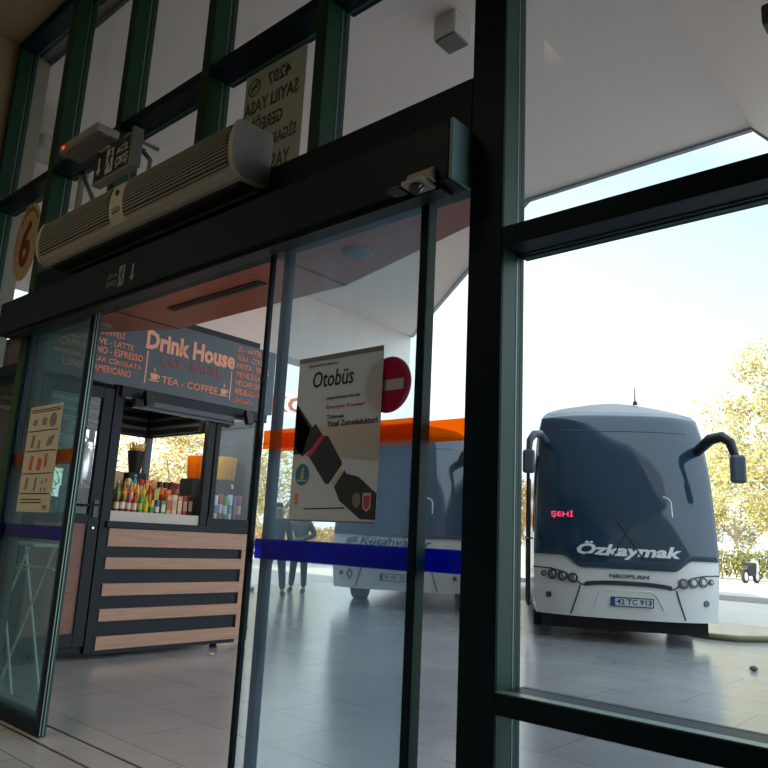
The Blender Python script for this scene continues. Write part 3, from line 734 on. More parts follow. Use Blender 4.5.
# sign board
sb = K(box(KX-.0, KX+.05, 2.80, 5.52, 2.60, 3.36), 'sign_board', M['sign'], bevel=.004)
K(MB().box(KX-.05, KX+.0, 4.2, 5.3, 3.30, 3.44), 'sign_back_box', M['anthracite'])
sf = lambda x, z, d_: (KX+.0502+d_, x, z)
def ktext(mb, s_, y0, y1, z0, z1, bold=.01, shear=0): text(mb, s_, y0, y1, z0, z1, sf, bold, shear, .004)
g = MB(); ktext(g, 'Drink House', 3.79, 4.92, 3.03, 3.235, .04)
for y in (3.82, 4.885): g.box(KX+.0502, KX+.054, y-.008, y+.008, 2.67, 3.01)
def cup(mb, y, z, s):
    q = lambda pts: mb.prism([(y+a*s, z+b*s) for a, b in pts], sf, 0, .004)
    q([(-.35, .2), (.35, .2), (.25, -.25), (-.25, -.25)]); q([(-.5, -.3), (.5, -.3), (.4, -.4), (-.4, -.4)]); q([(.33, .15), (.52, .12), (.5, -.1), (.3, -.12), (.3, -.05), (.42, -.04), (.43, .06), (.33, .07)])
    q([(-.1, .3), (.0, .45), (-.08, .6), (-.02, .75), (.05, .6), (.08, .45), (.0, .3)])
cup(g, 3.92, 2.76, .13); cup(g, 4.80, 2.76, .13)
K(g, 'headline_lettering', M['salmon'], sb)
g = MB(); ktext(g, 'ÇAY - KAHVE', 3.98, 4.735, 2.87, 3.00); K(g, 'maroon_lettering', M['maroon'], sb)
def kline(*a):
    g = MB(); ktext(g, *a); K(g, 'menu_line', M['orred'], sb)
kline('TEA - COFFEE', 4.01, 4.72, 2.705, 2.785, .015)
for s_, ye, z in (('TÜRK KAHVESİ', 3.55, 3.065), ('SÜTLÜ KAHVE - LATTE', 3.66, 2.968), ('CAPPUCCINO - ESPRESSO', 3.775, 2.876), ('MOCHA - SICAK ÇİKOLATA', 3.77, 2.783), ('LUNGO - AMERICANO', 3.66, 2.69)):
    kline(s_, ye-.05*len(s_)*.82, ye, z, z+.072, .014)
for i, s_ in enumerate(('SU - WATER', 'KOLA - COKE', 'FANTA - SPRITE', 'MEYVE SULARI', 'NESCAFE EXP', 'REDBULL - ICE', 'LİMONATA')):
    z = 3.255-.098*i; kline(s_, 4.95, 4.95+.0335*len(s_), z, z+.066, .014)
for y in (3.2, 5.2):
    K(MB().tube([(KX-.25, y-.03, .035), (KX-.25, y+.03, .035)], .035, 14).box(KX-.28, KX-.22, y-.035, y+.035, .04, .09), 'caster_wheel', M['rubber'])
    K(MB().tube([(KXB+.25, y-.03, .035), (KXB+.25, y+.03, .035)], .035, 14).box(KXB+.22, KXB+.28, y-.035, y+.035, .04, .09), 'caster_wheel', M['rubber'])
# stepped display behind the hatch
for bb in ((-7.10, -6.95, 3.72, 4.68, 1.335, 1.435), (-7.24, -7.10, 3.72, 4.74, 1.335, 1.555)): K(box(*bb), 'display_step', M['anthl'])

def spot(y, z, lab, x=KX+.10, rx=.35):
    s = thing('spotlight', lab, 'light', (x, y, z), 0, 'square spotlights of the kiosk')
    MB().box(-.03, .03, -.045, .045, -.10, .06).build('lamp_head', M['black'], s, bevel=.006).rotation_euler = (0, -rx, 0)
    MB().box(-.10, .0, -.012, .012, .0, .025).build('arm', M['black'], s)
    MB().box(-.02, .02, -.035, .035, -.105, -.10).build('lamp_glass', M['greyink'], s).rotation_euler = (0, -rx, 0)
    return s
spot(3.83, 2.515, 'black square spotlight under the sign board above the hatch left end', KX+.15)
spot(5.10, 2.515, 'black square spotlight under the sign board above the juice tanks', KX+.15)
spot(5.22, 2.52, 'black square spotlight inside the kiosk above the orange juice tank', -7.6, -.4)

# goods in the hatch
def bottle(name, lab, x, y, z, h, r, body, cap, labcol, grp, kind='bottle'):
    t = thing(name, lab, kind, (x, y, z), 0, grp)
    if kind == 'bottle':
        MB().lathe([(r*.9, 0), (r, .01), (r, h*.58), (r*.82, h*.68), (r*.45, h*.76), (r*.40, h*.92), (r*.3, h*.93)], (0, 0, 0), 12).build('glass_body', body, t, smooth=True)
        MB().lathe([(r*.44, h*.92), (r*.44, h), (r*.3, h*1.005)], (0, 0, 0), 10).build('cap', cap, t, smooth=True)
        MB().lathe([(r*1.02, h*.28), (r*1.03, h*.285), (r*1.03, h*.56), (r*1.02, h*.565)], (0, 0, 0), 12, False).build('paper_label', labcol, t, smooth=True)
    elif kind == 'can':
        MB().lathe([(r*.82, 0), (r, .012), (r, h-.014), (r*.84, h)], (0, 0, 0), 12).build('can_body', body, t, smooth=True)
        MB().lathe([(r*.8, h), (r*.8, h+.002)], (0, 0, 0), 12).build('lid', M['steel'], t)
        MB().lathe([(r*1.01, h*.3), (r*1.01, h*.62)], (0, 0, 0), 12, False).build('band', labcol, t)
    else:
        MB().box(-r, r, -r*.95, r*.95, 0, h).build('pack_body', body, t, bevel=.003)
        MB().box(r, r+.001, -r*.8, r*.8, h*.35, h*.8).build('front_label', labcol, t)
        MB().box(-r*.9, r*.9, -r*.2, r*.2, h, h+.012).build('folded_seam', cap, t)
    return t
PAL = {'brown': (.10, .04, .015), 'red': (.5, .03, .03), 'green': (.04, .28, .07), 'yellow': (.75, .5, .03), 'orange': (.8, .2, .02), 'tan': (.62, .38, .18), 'black': (.015, .015, .02),
       'white': (.68, .66, .62), 'blue': (.05, .12, .35), 'cream': (.7, .6, .42), 'lime': (.4, .5, .04), 'teal': (.05, .32, .36), 'crimson': (.4, .02, .08)}
def pc(n): return C('pack_'+n, PAL[n], .3, var=.15, scale=30)
front = [('bottle', 'brown', 'red', 'cream'), ('bottle', 'brown', 'yellow', 'white'), ('bottle', 'crimson', 'red', 'cream'), ('bottle', 'red', 'black', 'white'), ('bottle', 'green', 'yellow', 'lime'),
         ('bottle', 'lime', 'green', 'yellow'), ('can', 'yellow', 'white', 'green'), ('can', 'blue', 'white', 'white'), ('carton', 'green', 'orange', 'cream'), ('carton', 'tan', 'orange', 'red'), ('carton', 'cream', 'orange', 'tan'),
         ('carton', 'tan', 'red', 'cream'), ('carton', 'crimson', 'orange', 'tan'), ('carton', 'brown', 'red', 'cream')]
ordn = ['first', 'second', 'third', 'fourth', 'fifth', 'sixth', 'seventh', 'eighth', 'ninth', 'tenth', 'eleventh', 'twelfth', 'thirteenth', 'fourteenth']
word = {'bottle': ('drink_bottle', 'bottle'), 'can': ('drink_can', 'can'), 'carton': ('drink_carton', 'carton')}
for i, (k_, b_, c_, l_) in enumerate(front):
    nm, w_ = word[k_]
    h = {'bottle': .23, 'can': .17, 'carton': .235 if i > 8 else .17}[k_] + (0.01 if i % 3 == 1 else 0)
    bottle(nm, '%s %s with %s label, %s from the kiosk door in the front row' % (b_, w_, l_, ordn[i]), -6.91, 3.80+.066*i, 1.335, h, .028, pc(b_), pc(c_), pc(l_), 'drinks in the front row of the hatch', k_)
mid = [('bottle', 'green', 'white', 'lime'), ('bottle', 'orange', 'orange', 'yellow'), ('bottle', 'orange', 'yellow', 'cream'), ('bottle', 'yellow', 'red', 'orange'), ('bottle', 'yellow', 'teal', 'lime'), ('bottle', 'red', 'white', 'orange'),
       ('carton', 'lime', 'green', 'yellow'), ('bottle', 'orange', 'red', 'red'), ('carton', 'orange', 'brown', 'red')]
for i, (k_, b_, c_, l_) in enumerate(mid):
    nm, w_ = word[k_]
    bottle(nm, '%s %s with %s label, %s from the kiosk door in the middle row' % (b_, w_, l_, ordn[i]), -7.02, 3.86+.073*i, 1.435, .25 if k_ == 'bottle' else .2, .031, pc(b_), pc(c_), pc(l_), 'drinks in the middle row of the hatch', k_)
top = [('can', 'cream', 'white', 'teal'), ('bottle', 'teal', 'white', 'cream'), ('can', 'red', 'red', 'cream'), ('carton', 'orange', 'red', 'yellow'), ('carton', 'tan', 'orange', 'orange'), ('can', 'black', 'white', 'tan'), ('can', 'black', 'red', 'white'),
       ('carton', 'brown', 'red', 'crimson'), ('can', 'crimson', 'white', 'tan')]
for i, (k_, b_, c_, l_) in enumerate(top):
    nm, w_ = word[k_]
    bottle(nm, '%s %s with %s label, %s from the kiosk door in the back row' % (b_, w_, l_, ordn[i]), -7.17, 4.05+.075*i, 1.555, .17 if k_ != 'bottle' else .22, .031, pc(b_), pc(c_), pc(l_), 'drinks in the back row of the hatch', k_)
cans = [('teal', 'red'), ('white', 'blue'), ('red', 'white'), ('green', 'white'), ('white', 'teal'), ('blue', 'red'), ('red', 'cream')]
for i, (b_, l_) in enumerate(cans):
    bottle('drink_can', '%s can with %s band, %s from the hatch post behind the side glass' % (b_, l_, ordn[i]), -6.865, 4.90+.066*i, 1.335, .30 if i % 2 == 0 else .28, .029, pc(b_), pc(b_), pc(l_), 'cans behind the kiosk side glass', 'can')
def juice(x, y, z, m, lab):
    t = thing('juice_dispenser', lab, 'juice dispenser', (x, y, z), 0, 'juice dispensers in the kiosk')
    MB().box(-.13, .13, -.14, .14, 0, .48).build('base', M['black'], t, bevel=.01)
    MB().lathe([(.11, .48), (.118, .52), (.145, .92)], (0, 0, 0), 20).build('tank', M['tank'], t, smooth=True)
    MB().lathe([(.105, .485), (.113, .52), (.128, .75)], (0, 0, 0), 20).build('juice', m, t, smooth=True)
    MB().lathe([(.15, .92), (.15, .94), (.05, .97)], (0, 0, 0), 20).build('lid', M['tank'], t, smooth=True)
    MB().tube([(.12, 0, .42), (.16, 0, .42), (.16, 0, .38)], .012, 8).build('tap', M['white'], t)
juice(-7.44, 5.08, 1.335, M['juiceo'], 'clear dispenser half full of orange juice behind the hatch post')
juice(-7.16, 5.285, 1.335, M['juicey'], 'clear dispenser of yellow juice behind the kiosk side glass')
sc = thing('stick_cup', 'black cup full of pale wooden stir sticks above the bottles', 'cup', (-7.33, 4.20, 1.80))
K(box(-7.42, -7.25, 4.10, 4.30, 1.60, 1.80), 'cup_riser', M['anthracite'])
MB().lathe([(.055, 0), (.06, .01), (.098, .24), (.09, .24), (.05, .02)], (0, 0, 0), 20).build('cup', M['black'], sc, smooth=True)
for i in range(40):
    a = i*2.4; rr = .07*math.sqrt((i+.5)/40)
    MB().tube([(rr*.6*cos(a), rr*.6*sin(a), .05), (rr*1.25*cos(a), rr*1.25*sin(a), .30+.03*sin(i*3.1))], .008, 5).build('stir_stick', M['stick'], sc)
K(MB().box(-7.42, -7.25, 3.72, 4.66, 1.335, 1.60), 'display_back', M['anthracite'])
bx = thing('small_box', 'small tan box beside the stick cup in the kiosk hatch', 'box', (-7.335, 3.98, 1.60))
K(box(-7.42, -7.25, 3.9, 4.06, 1.6, 1.601), 'box_shelf', M['anthracite'])
MB().box(-.06, .06, -.07, .07, 0, .20).build('carton', M['box'], bx, bevel=.004)
MB().box(-.062, .062, -.02, .02, .198, .203).build('tape', M['tan'], bx)
ur = thing('tea_urn', 'steel tea urn with domed lid seen through the kiosk door glass', 'urn', (-7.55, 3.70, 1.335))
MB().lathe([(.11, 0), (.12, .02), (.12, .40), (.1, .43)], (0, 0, .28), 20).build('vessel', M['steel'], ur, smooth=True)
MB().lathe([(.115, .71), (.10, .75), (.03, .78), (.025, .80), (.03, .82), (.005, .83)], (0, 0, 0), 20).build('lid', M['steel'], ur, smooth=True)
MB().box(-.14, .14, -.14, .14, 0, .28).build('base', M['black'], ur, bevel=.01)
MB().tube([(.12, 0, .34), (.17, 0, .34), (.17, 0, .30)], .012, 8).build('tap', M['black'], ur)
K(box(-7.9, -7.3, 3.1, 3.90, 1.29, 1.335), 'door_side_counter', M['anthl'])
cmch = thing('coffee_machine', 'dark coffee machine with rounded top inside the kiosk door', 'coffee machine', (-8.1, 3.75, 1.9))
MB().box(-.18, .18, -.2, .2, 0, .3).build('body', M['black'], cmch, bevel=.04)
MB().lathe([(.13, .3), (.15, .34), (.15, .45), (.1, .5)], (0, 0, 0), 18).build('bean_hopper', M['blackg'], cmch, smooth=True)
K(box(-8.4, -7.9, 3.4, 4.0, 1.85, 1.9), 'inner_shelf', M['anthracite'])
for xx, yy in ((-8.38, 3.45), (-8.38, 3.9), (-7.97, 3.9), (-7.97, 3.45)): K(box(xx, xx+.05, yy, yy+.05, .2, 1.85), 'shelf_leg', M['anthracite'])

# folding rack left of the kiosk, behind the left door leaf
fr = thing('folding_stand', 'white folding stand with crossed thin legs behind the left door leaf', 'stand', (-6.05, 2.6, 0))
for yy in (-.1, .1):
    MB().tube([(-.32, yy, 0), (.30, yy, 1.06)], .010, 8).build('leg', M['white'], fr, smooth=True)
    MB().tube([(.36, yy, 0), (-.24, yy, 1.06)], .010, 8).build('leg', M['white'], fr, smooth=True)
    MB().tube([(-.36, yy, 1.06), (.40, yy, 1.06)], .012, 8).build('top_rail', M['white'], fr, smooth=True)
    MB().tube([(-.30, yy, .88), (.34, yy, .88)], .009, 8).build('cross_bar', M['white'], fr, smooth=True)
for xx in (-.36, .40): MB().tube([(xx, -.1, 1.06), (xx, .1, 1.06)], .012, 8).build('end_rail', M['white'], fr, smooth=True)

# ------------------------------------------------------------------ buses
UDIR = Vector((.857, .517, 0)); UDIR.normalize(); VDIR = Vector((-UDIR.y, UDIR.x, 0))
BZ = atan2(UDIR.y, UDIR.x)
def hw(z):
    t = [(0.0, 1.17), (.35, 1.20), (.8, 1.235), (1.3, 1.235), (2.3, 1.215), (2.9, 1.17), (3.15, 1.12), (3.32, 1.0), (3.42, .8), (3.49, .5), (3.52, .02)]
    for (a, b), (c, d_) in zip(t, t[1:]):
        if a <= z <= c: return b+(d_-b)*(z-a)/(c-a)
    return t[-1][1]
def lean(z):
    if z < 1.0: return .04*(1-z) if z > .6 else .016+.10*(.6-z)
    if z < 3.2: return .52*((z-1.0)/2.2)**1.6
    return .52+(z-3.2)*2.6
def fsurf(u, z, off=0.0):
    h = hw(z); s = max(-1, min(1, u/h))
    v = lean(z)-.2+.32*abs(s)**3.2
    # outward normal estimate
    dv = .32*3.2*abs(s)**2.2*(1 if s > 0 else -1)/h
    n = Vector((dv, -1, 0)); n.normalize()
    return (u+n.x*off, v+n.y*off, z+off*.12)
def wz_low(u, dip=.98, side=1.13):
    a = abs(u)
    t = min(1, max(0, (a-.58)/.26)); t = t*t*(3-2*t)
    return dip+(side-dip)*t
def make_bus(name, label, loc, paint, logo, logobox, plate_txt, plate_u, brand, logomat, extras, glass_low=(.98, 1.13)):
    b = thing(name, label, 'bus', loc, BZ)
    zs = [.33, .36, .5, .65, .8, 1.0, 1.2, 1.5, 1.8, 2.1, 2.4, 2.7, 2.9, 3.05, 3.15, 3.22, 3.3, 3.36, 3.42, 3.46, 3.49, 3.51]
    nu = 28; LEN = 12.2
    mb = MB(); rings = []
    for z in zs:
        h = hw(z); ring = []
        for i in range(nu+1):
            s = -1+2*i/nu
            ring.append(fsurf(s*h, z))
        ring.append((h, 3.0, z)); ring.append((h, LEN-.2, z)); ring.append((h*.94, LEN, z)); ring.append((-h*.94, LEN, z)); ring.append((-h, LEN-.2, z)); ring.append((-h, 3.0, z))
        rings.append(ring)
    n = len(rings[0])
    vs = [q for r_ in rings for q in r_]
    fs = []
    for k in range(len(zs)-1):
        for i in range(n):
            j = (i+1) % n
            fs.append((k*n+i, k*n+j, (k+1)*n+j, (k+1)*n+i))
    fs.append(tuple(range(n))[::-1]); fs.append(tuple(range((len(zs)-1)*n, len(zs)*n)))
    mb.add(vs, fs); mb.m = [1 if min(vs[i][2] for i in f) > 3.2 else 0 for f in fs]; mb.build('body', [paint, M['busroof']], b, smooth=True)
    # windscreen with cap band
    def wfn(a, c):
        zt = 3.225-.0*abs(2*a-1)
        u0 = -1+2*a
        zl = wz_low(u0*1.2, *glass_low)
        z = zl+(zt-zl)*c
        return fsurf(u0*(hw(z)-.012), z, .014)
    MB().grid(wfn, 60, 26).build('windscreen', M['buswind'], b, smooth=True, solid=.012)
    # faint trim line near the top of the screen, wiper and rail
    def line(pts, rad, nm, m, off=.022, par=b):
        return MB().tube([fsurf(u, z, off) for u, z in pts], rad, 6).build(nm, m, par, smooth=True)
    line([(-.9+.06*i, 2.92) for i in range(31)], .006, 'sun_visor_line', M['anthl'])
    line([(.50, 1.98), (.57, 1.95), (.60, 1.90), (.605, 1.70)], .012, 'grab_rail', M['silver'])
    line([(-.55, 1.16), (-.2, 1.13), (.05, 1.55)], .009, 'wiper', M['busline'], .03)
    line([(.5, 1.13), (.2, 1.12), (-.1, 1.6)], .009, 'wiper', M['busline'], .03)
    # contour lines of bumper and headlamp panels
    for sg in (-1, 1):
        line([(sg*1.235, .95), (sg*1.0, .94), (sg*.82, .90), (sg*.70, .82), (sg*.60, .755), (sg*.52, .745)], .009, 'lamp_contour', M['busline'], .004)
        line([(sg*.62, .74), (sg*.66, .60), (sg*.74, .36)], .009, 'bumper_gap', M['busline'], .004)
    g = MB()
    g.grid(lambda a, c: fsurf(-.56+1.12*a, (.735+.055*c)+.035*(1-abs(2*a-1)**3), .006), 30, 2)
    g.build('grille_slot', M['busline'], b, solid=.02)
    # raised bumper lip under the slot
    line([(-.44, .47), (-.38, .64), (-.30, .70), (.30, .70), (.38, .64), (.46, .47)], .008, 'bumper_crease', paint, .004)
    # lamps
    for sg in (-1, 1):
        for u, z, rad in ((1.10, .865, .040), (.985, .86, .068), (.85, .848, .068), (.715, .83, .068)):
            c_ = Vector(fsurf(sg*u, z, .0)); o_ = Vector(fsurf(sg*u, z, .03)); nn = (o_-c_).normalized()
            lp = MB().tube([c_, c_+nn*.02], rad, 18).build('headlamp', M['lampd'], b, smooth=True)
            MB().tube([c_+nn*.012, c_+nn*.026], [rad*.72, rad*.5], 16).build('lens', M['lamp'], lp, smooth=True)
        c_ = Vector(fsurf(sg*1.03, .585, 0)); o_ = Vector(fsurf(sg*1.03, .585, .03)); nn = (o_-c_).normalized()
        MB().tube([c_, c_+nn*.012], .042, 16).build('fog_lamp', M['lampd'], b, smooth=True)
    # plate
    fm = lambda x, z, d_: fsurf(x, z, .016+d_)
    pu0, pu1 = plate_u
    g = MB(); g.grid(lambda a, c: fsurf(pu0+(pu1-pu0)*a, .50+.112*c, .012), 6, 1); pl = g.build('number_plate', M['plate'], b, solid=.012)
    g = MB(); g.grid(lambda a, c: fsurf(pu0+.05*a, .503+.106*c, .02), 1, 1); g.build('blue_band', M['plateblue'], pl, solid=.002)
    g = MB(); text(g, plate_txt, pu0+.07, pu1-.025, .522, .592, lambda x, z, d_: fsurf(x, z, .019+d_), .012, 0, .003); g.build('lettering', M['ink'], pl)
    g = MB()
    for zz in (.498, .61): g.tube([fsurf(pu0+(pu1-pu0)*i/6, zz, .02) for i in range(7)], .006, 6)
    for uu in (pu0, pu1): g.tube([fsurf(uu, .498, .02), fsurf(uu, .61, .02)], .006, 6)
    g.build('plate_frame', M['ink'], pl)
    if brand:
        g = MB(); text(g, brand, -.24, .27, .865, .915, lambda x, z, d_: fsurf(x, z, .004+d_), .01, 0, .01); g.build('badge_lettering', M['anthl'], b)
    g = MB(); text(g, logo, *logobox, lambda x, z, d_: fsurf(x, z, .024+d_) if logomat is M['silver'] else fsurf(x, z, .006+d_), .035 if logomat is M['silver'] else .01, .25, .003); g.build('name_lettering', logomat, b)
    # side glazing and wheels
    for sg in (-1, 1):
        g = MB(); g.grid(lambda a, c: (sg*(hw(1.45+1.45*c)+.006), .75+11.0*a, 1.45+1.45*c), 12, 6); g.build('side_window_band', M['buswind'], b, solid=.008)
        for v in (1.95, 8.6, 9.9):
            w = MB().tube([(sg*.92, v, .48), (sg*1.19, v, .48)], .48, 28).build('wheel', M['rubber'], b, smooth=True)
            MB().tube([(sg*1.15, v, .48), (sg*1.2, v, .48)], [.29, .26], 20).build('rim', M['steel'], w, smooth=True)
    MB().box(-1.1, 1.1, .5, 11.8, .30, .40).build('underbody', M['black'], b)
    if extras: MB().box(-1.12, 1.1, .25, .30, .14, .36).build('front_flap', M['rubber'], b)
    # mirrors
    arm = MB().tube([fsurf(-1.06, 2.76, -.02), (-1.16, -.05, 2.82), (-1.25, -.18, 2.80), (-1.31, -.24, 2.70), (-1.32, -.26, 2.56)], [.055, .06, .055, .05, .045], 10).build('mirror_arm', M['anthl'], b, smooth=True)
    MB().box(-1.41, -1.24, -.34, -.22, 2.23, 2.56).build('mirror_head', M['anthl'], arm, bevel=.035)
    arm = MB().tube([fsurf(1.06, 2.66, -.02), (1.16, -.05, 2.80), (1.27, -.18, 2.82), (1.36, -.24, 2.74), (1.41, -.26, 2.55)], [.07, .08, .075, .065, .055], 10).build('mirror_arm', M['black'], b, smooth=True)
    MB().box(1.335, 1.525, -.36, -.22, 2.18, 2.56).build('mirror_head', M['anthl'], arm, bevel=.04)
    if extras:
        MB().tube([(.33, 1.0, 3.48), (.33, 1.05, 3.76)], [.012, .006], 6).build('antenna', M['black'], b)
        MB().lathe([(.04, 3.47), (.03, 3.52), (.01, 3.53)], (.33, 1.0, 0), 10).build('antenna_base', M['black'], b)
        g = MB(); text(g, 'ŞEHİ', -.99, -.70, 1.635, 1.745, lambda x, z, d_: fsurf(x, z, .024+d_), .0, 0, .002); g.build('destination_lettering', M['busred'], b)
        # opened front door standing out from the flank
        dr = MB().box(-1.335, -1.295, .35, 1.15, .42, .5).box(-1.335, -1.295, .35, .43, .42, 2.6).box(-1.335, -1.295, 1.07, 1.15, .42, 2.6).box(-1.335, -1.295, .35, 1.15, 2.52, 2.6).build('open_door', M['anthracite'], b)
        MB().box(-1.32, -1.31, .43, 1.07, .5, 2.52).build('door_glass', M['buswind'], dr)
        MB().tube([(-1.30, .32, .40), (-1.30, .32, 2.2)], .022, 8).build('door_rod', M['busline'], dr)
        MB().tube([(-1.36, .30, 1.34), (-1.25, .32, 1.34)], .014, 8).build('door_hinge', M['bark'], dr)
    else:
        g = MB(); u0, z0 = -.85, .57
        g.tube([fsurf(u0+du*.055, z0+dz*.09, .012) for du, dz in ((0, 1), (1, 0), (0, -1), (-1, 0), (0, 1))], .012, 6); g.build('diamond_emblem', M['busline'], b)
        g = MB(); g.grid(lambda a, c: fsurf(-.95+.22*a, 1.10+.10*c+.04*a, .008), 4, 2); g.build('blue_swoosh', M['teal'], b, solid=.004)
    return b
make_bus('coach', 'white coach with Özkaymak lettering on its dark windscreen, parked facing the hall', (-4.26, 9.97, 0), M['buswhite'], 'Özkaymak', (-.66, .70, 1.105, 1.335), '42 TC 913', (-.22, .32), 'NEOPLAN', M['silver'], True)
b2o = Vector((-9.7, 9.7, 0))+UDIR*1.22
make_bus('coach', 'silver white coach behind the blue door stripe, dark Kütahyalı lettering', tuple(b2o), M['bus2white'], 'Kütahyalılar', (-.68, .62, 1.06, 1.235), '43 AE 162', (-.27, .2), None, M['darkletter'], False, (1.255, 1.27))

# ------------------------------------------------------------------ people by the second coach
def skin(name, verts, edges, radii, m, parent, root=0, sub=1):
    me = bpy.data.meshes.new(name); me.from_pydata(verts, edges, []); me.materials.append(m)
    o = bpy.data.objects.new(name, me); COL.objects.link(o); o.parent = parent
    o.modifiers.new('skin', 'SKIN')
    sv = me.skin_vertices[0].data
    for i, rr in enumerate(radii): sv[i].radius = rr if isinstance(rr, tuple) else (rr, rr); sv[i].use_root = (i == root)
    md = o.modifiers.new('sub', 'SUBSURF'); md.levels = sub; md.render_levels = sub
    o.modifiers['skin'].use_smooth_shade = True
    return o
def person(label, loc, rz, stance, arms, jm, hairm=M['hair'], shoem=M['shoed'], k=1.0):
    t = thing('person', label, 'person', loc, rz)
    s = stance
    hipL, hipR = (-.09, 0, .92), (.09, 0, .92)
    kneL, kneR = (-.11-s*.3, s*.5, .50), (.11+s*.2, -s*.4, .50)
    ankL, ankR = (-.12-s*.6, s*1.0, .085), (.12+s*.4, -s*.8, .085)
    toeL, toeR = (ankL[0]-.02, ankL[1]-.13, .045), (ankR[0]+.02, ankR[1]-.15, .045)
    pel, wai, che, nk, hd, crown = (0, 0, .95), (0, 0, 1.12), (0, .0, 1.36), (0, -.01, 1.50), (0, -.03, 1.62), (0, -.03, 1.72)
    shL, shR = (-.18, 0, 1.42), (.18, 0, 1.42)
    (eL, wL), (eR, wR) = arms
    V = [pel, wai, che, nk, hd, crown, hipL, kneL, ankL, toeL, hipR, kneR, ankR, toeR, shL, eL, wL, shR, eR, wR]
    E_ = [(0, 1), (1, 2), (2, 3), (3, 4), (4, 5), (0, 6), (6, 7), (7, 8), (8, 9), (0, 10), (10, 11), (11, 12), (12, 13), (2, 14), (14, 15), (15, 16), (2, 17), (17, 18), (18, 19)]
    # hands: palm, four fingers and a thumb at each wrist
    rad = [.13, .12, .14, .055, .085, .07, .09, .06, .036, .028, .09, .06, .036, .028, .06, .042, .028, .06, .042, .028]
    for wi, el in ((16, 15), (19, 18)):
        w = Vector(V[wi]); dr = (w-Vector(V[el])).normalized(); sd_ = dr.cross(Vector((0, 1, .2))).normalized()
        V.append(tuple(w+dr*.07)); rad.append((.032, .018)); pi_ = len(V)-1; E_.append((wi, pi_))
        for f_, (o_, ln_) in enumerate(((-.03, .07), (-.01, .085), (.012, .08), (.032, .06))):
            V.append(tuple(w+dr*(.075+ln_)+sd_*o_+Vector((0, -.02, 0)))); rad.append(.009); E_.append((pi_, len(V)-1))
        V.append(tuple(w+dr*.06+sd_*-.055+Vector((0, -.02, 0)))); rad.append(.010); E_.append((wi, len(V)-1))
    skin('body', V, E_, rad, M['skin'], t)
    skin('trousers', [pel, hipL, kneL, (ankL[0], ankL[1], .11), hipR, kneR, (ankR[0], ankR[1], .11)], [(0, 1), (1, 2), (2, 3), (0, 4), (4, 5), (5, 6)], [.155, .108, .082, .066, .108, .082, .066], M['trousers'], t)
    skin('jacket', [(0, 0, .90), wai, che, (0, -.005, 1.475), shL, eL, tuple(Vector(wL)*.9+Vector(eL)*.1), shR, eR, tuple(Vector(wR)*.9+Vector(eR)*.1)], [(0, 1), (1, 2), (2, 3), (2, 4), (4, 5), (5, 6), (2, 7), (7, 8), (8, 9)], [.165, .15, .165, .075, .085, .065, .05, .085, .065, .05], jm, t)
    for a_, b_ in ((ankL, toeL), (ankR, toeR)):
        skin('shoe', [(a_[0], a_[1]+.04, .05), (a_[0], a_[1]-.03, .055), b_], [(0, 1), (1, 2)], [.055, .06, .05], shoem, t)
    skin('hair', [(0, .015, 1.66), (0, .01, 1.73), (0, -.03, 1.775)], [(0, 1), (1, 2)], [.082, .095, .07], hairm, t)
    skin('face_nose', [(0, -.11, 1.645), (0, -.135, 1.625)], [(0, 1)], [.012, .016], M['skin'], t)
    for sx in (-1, 1):
        MB().lathe([(.002, -.012), (.012, 0), (.002, .012)], (sx*.032, -.108, 1.66), 8).build('eye', M['ink'], t)
        skin('ear', [(sx*.088, -.02, 1.62), (sx*.092, -.02, 1.66)], [(0, 1)], [.014, .016], M['skin'], t)
    t.scale = (k, k, k)
    return t
hang = (((-.25, .02, 1.14), (-.27, -.06, .90)), ((.25, .02, 1.14), (.27, -.06, .90)))
fold = (((-.30, .02, 1.18), (-.08, -.20, 1.12)), ((.32, .02, 1.18), (.08, -.20, 1.10)))
person('standing person in dark clothes with arms down, left of the poster bottom', (-11.55, 9.95, 0), .9, .12, hang, M['jacket'], k=1.03)
person('standing person with bent elbow and grey jacket half hidden by the poster', (-11.93, 10.94, 0), .5, .10, fold, M['jacket2'], k=1.02)
person('person in dark clothes and pale shoes, mostly hidden by the door stile', (-12.55, 9.95, 0), 2.2, .10, hang, M['jacket'], shoem=M['shoe'], k=1.0)

# ------------------------------------------------------------------ ground things
hz = [(-4.35, 12.25), (-4.18, 12.03), (-3.92, 11.86), (-3.72, 11.80), (-3.4, 11.9), (-3.14, 12.3), (-2.2, 13.3), (-.5, 14.2), (1.5, 14.6)]
ho = MB().tube([(x, y, .045) for x, y in hz], .045, 10).build('hose', M['hose'], None, smooth=True, label='thick yellow green hose on the ground running out from the coach wheel', cat='hose')
st = MB().lathe([(.012, 0), (.04, .01), (.045, .03), (.03, .05), (.008, .055)], (-2.47, 9.16, 0), 9).build('pebble', M['stone'], None, smooth=True, label='small dark pebble on the paving right of the coach', cat='stone')
lt = MB().add([(-6.42, 4.72, .004), (-6.36, 4.74, .004), (-6.37, 4.78, .006), (-6.43, 4.75, .012), (-6.40, 4.75, .02)], [(0, 1, 2, 3), (0, 1, 4), (1, 2, 4), (2, 3, 4), (3, 0, 4)]).build('paper_scrap', M['white'], None, label='tiny white paper scrap on the floor below the oak slats', cat='litter')
MB().box(-60, 60, 22.0, 22.3, 0, .14).build('kerb', M['kerb'], kind='structure')
MB().box(-60, 60, 30.5, 30.8, 0, .14).build('kerb_far', M['kerb'], kind='structure')

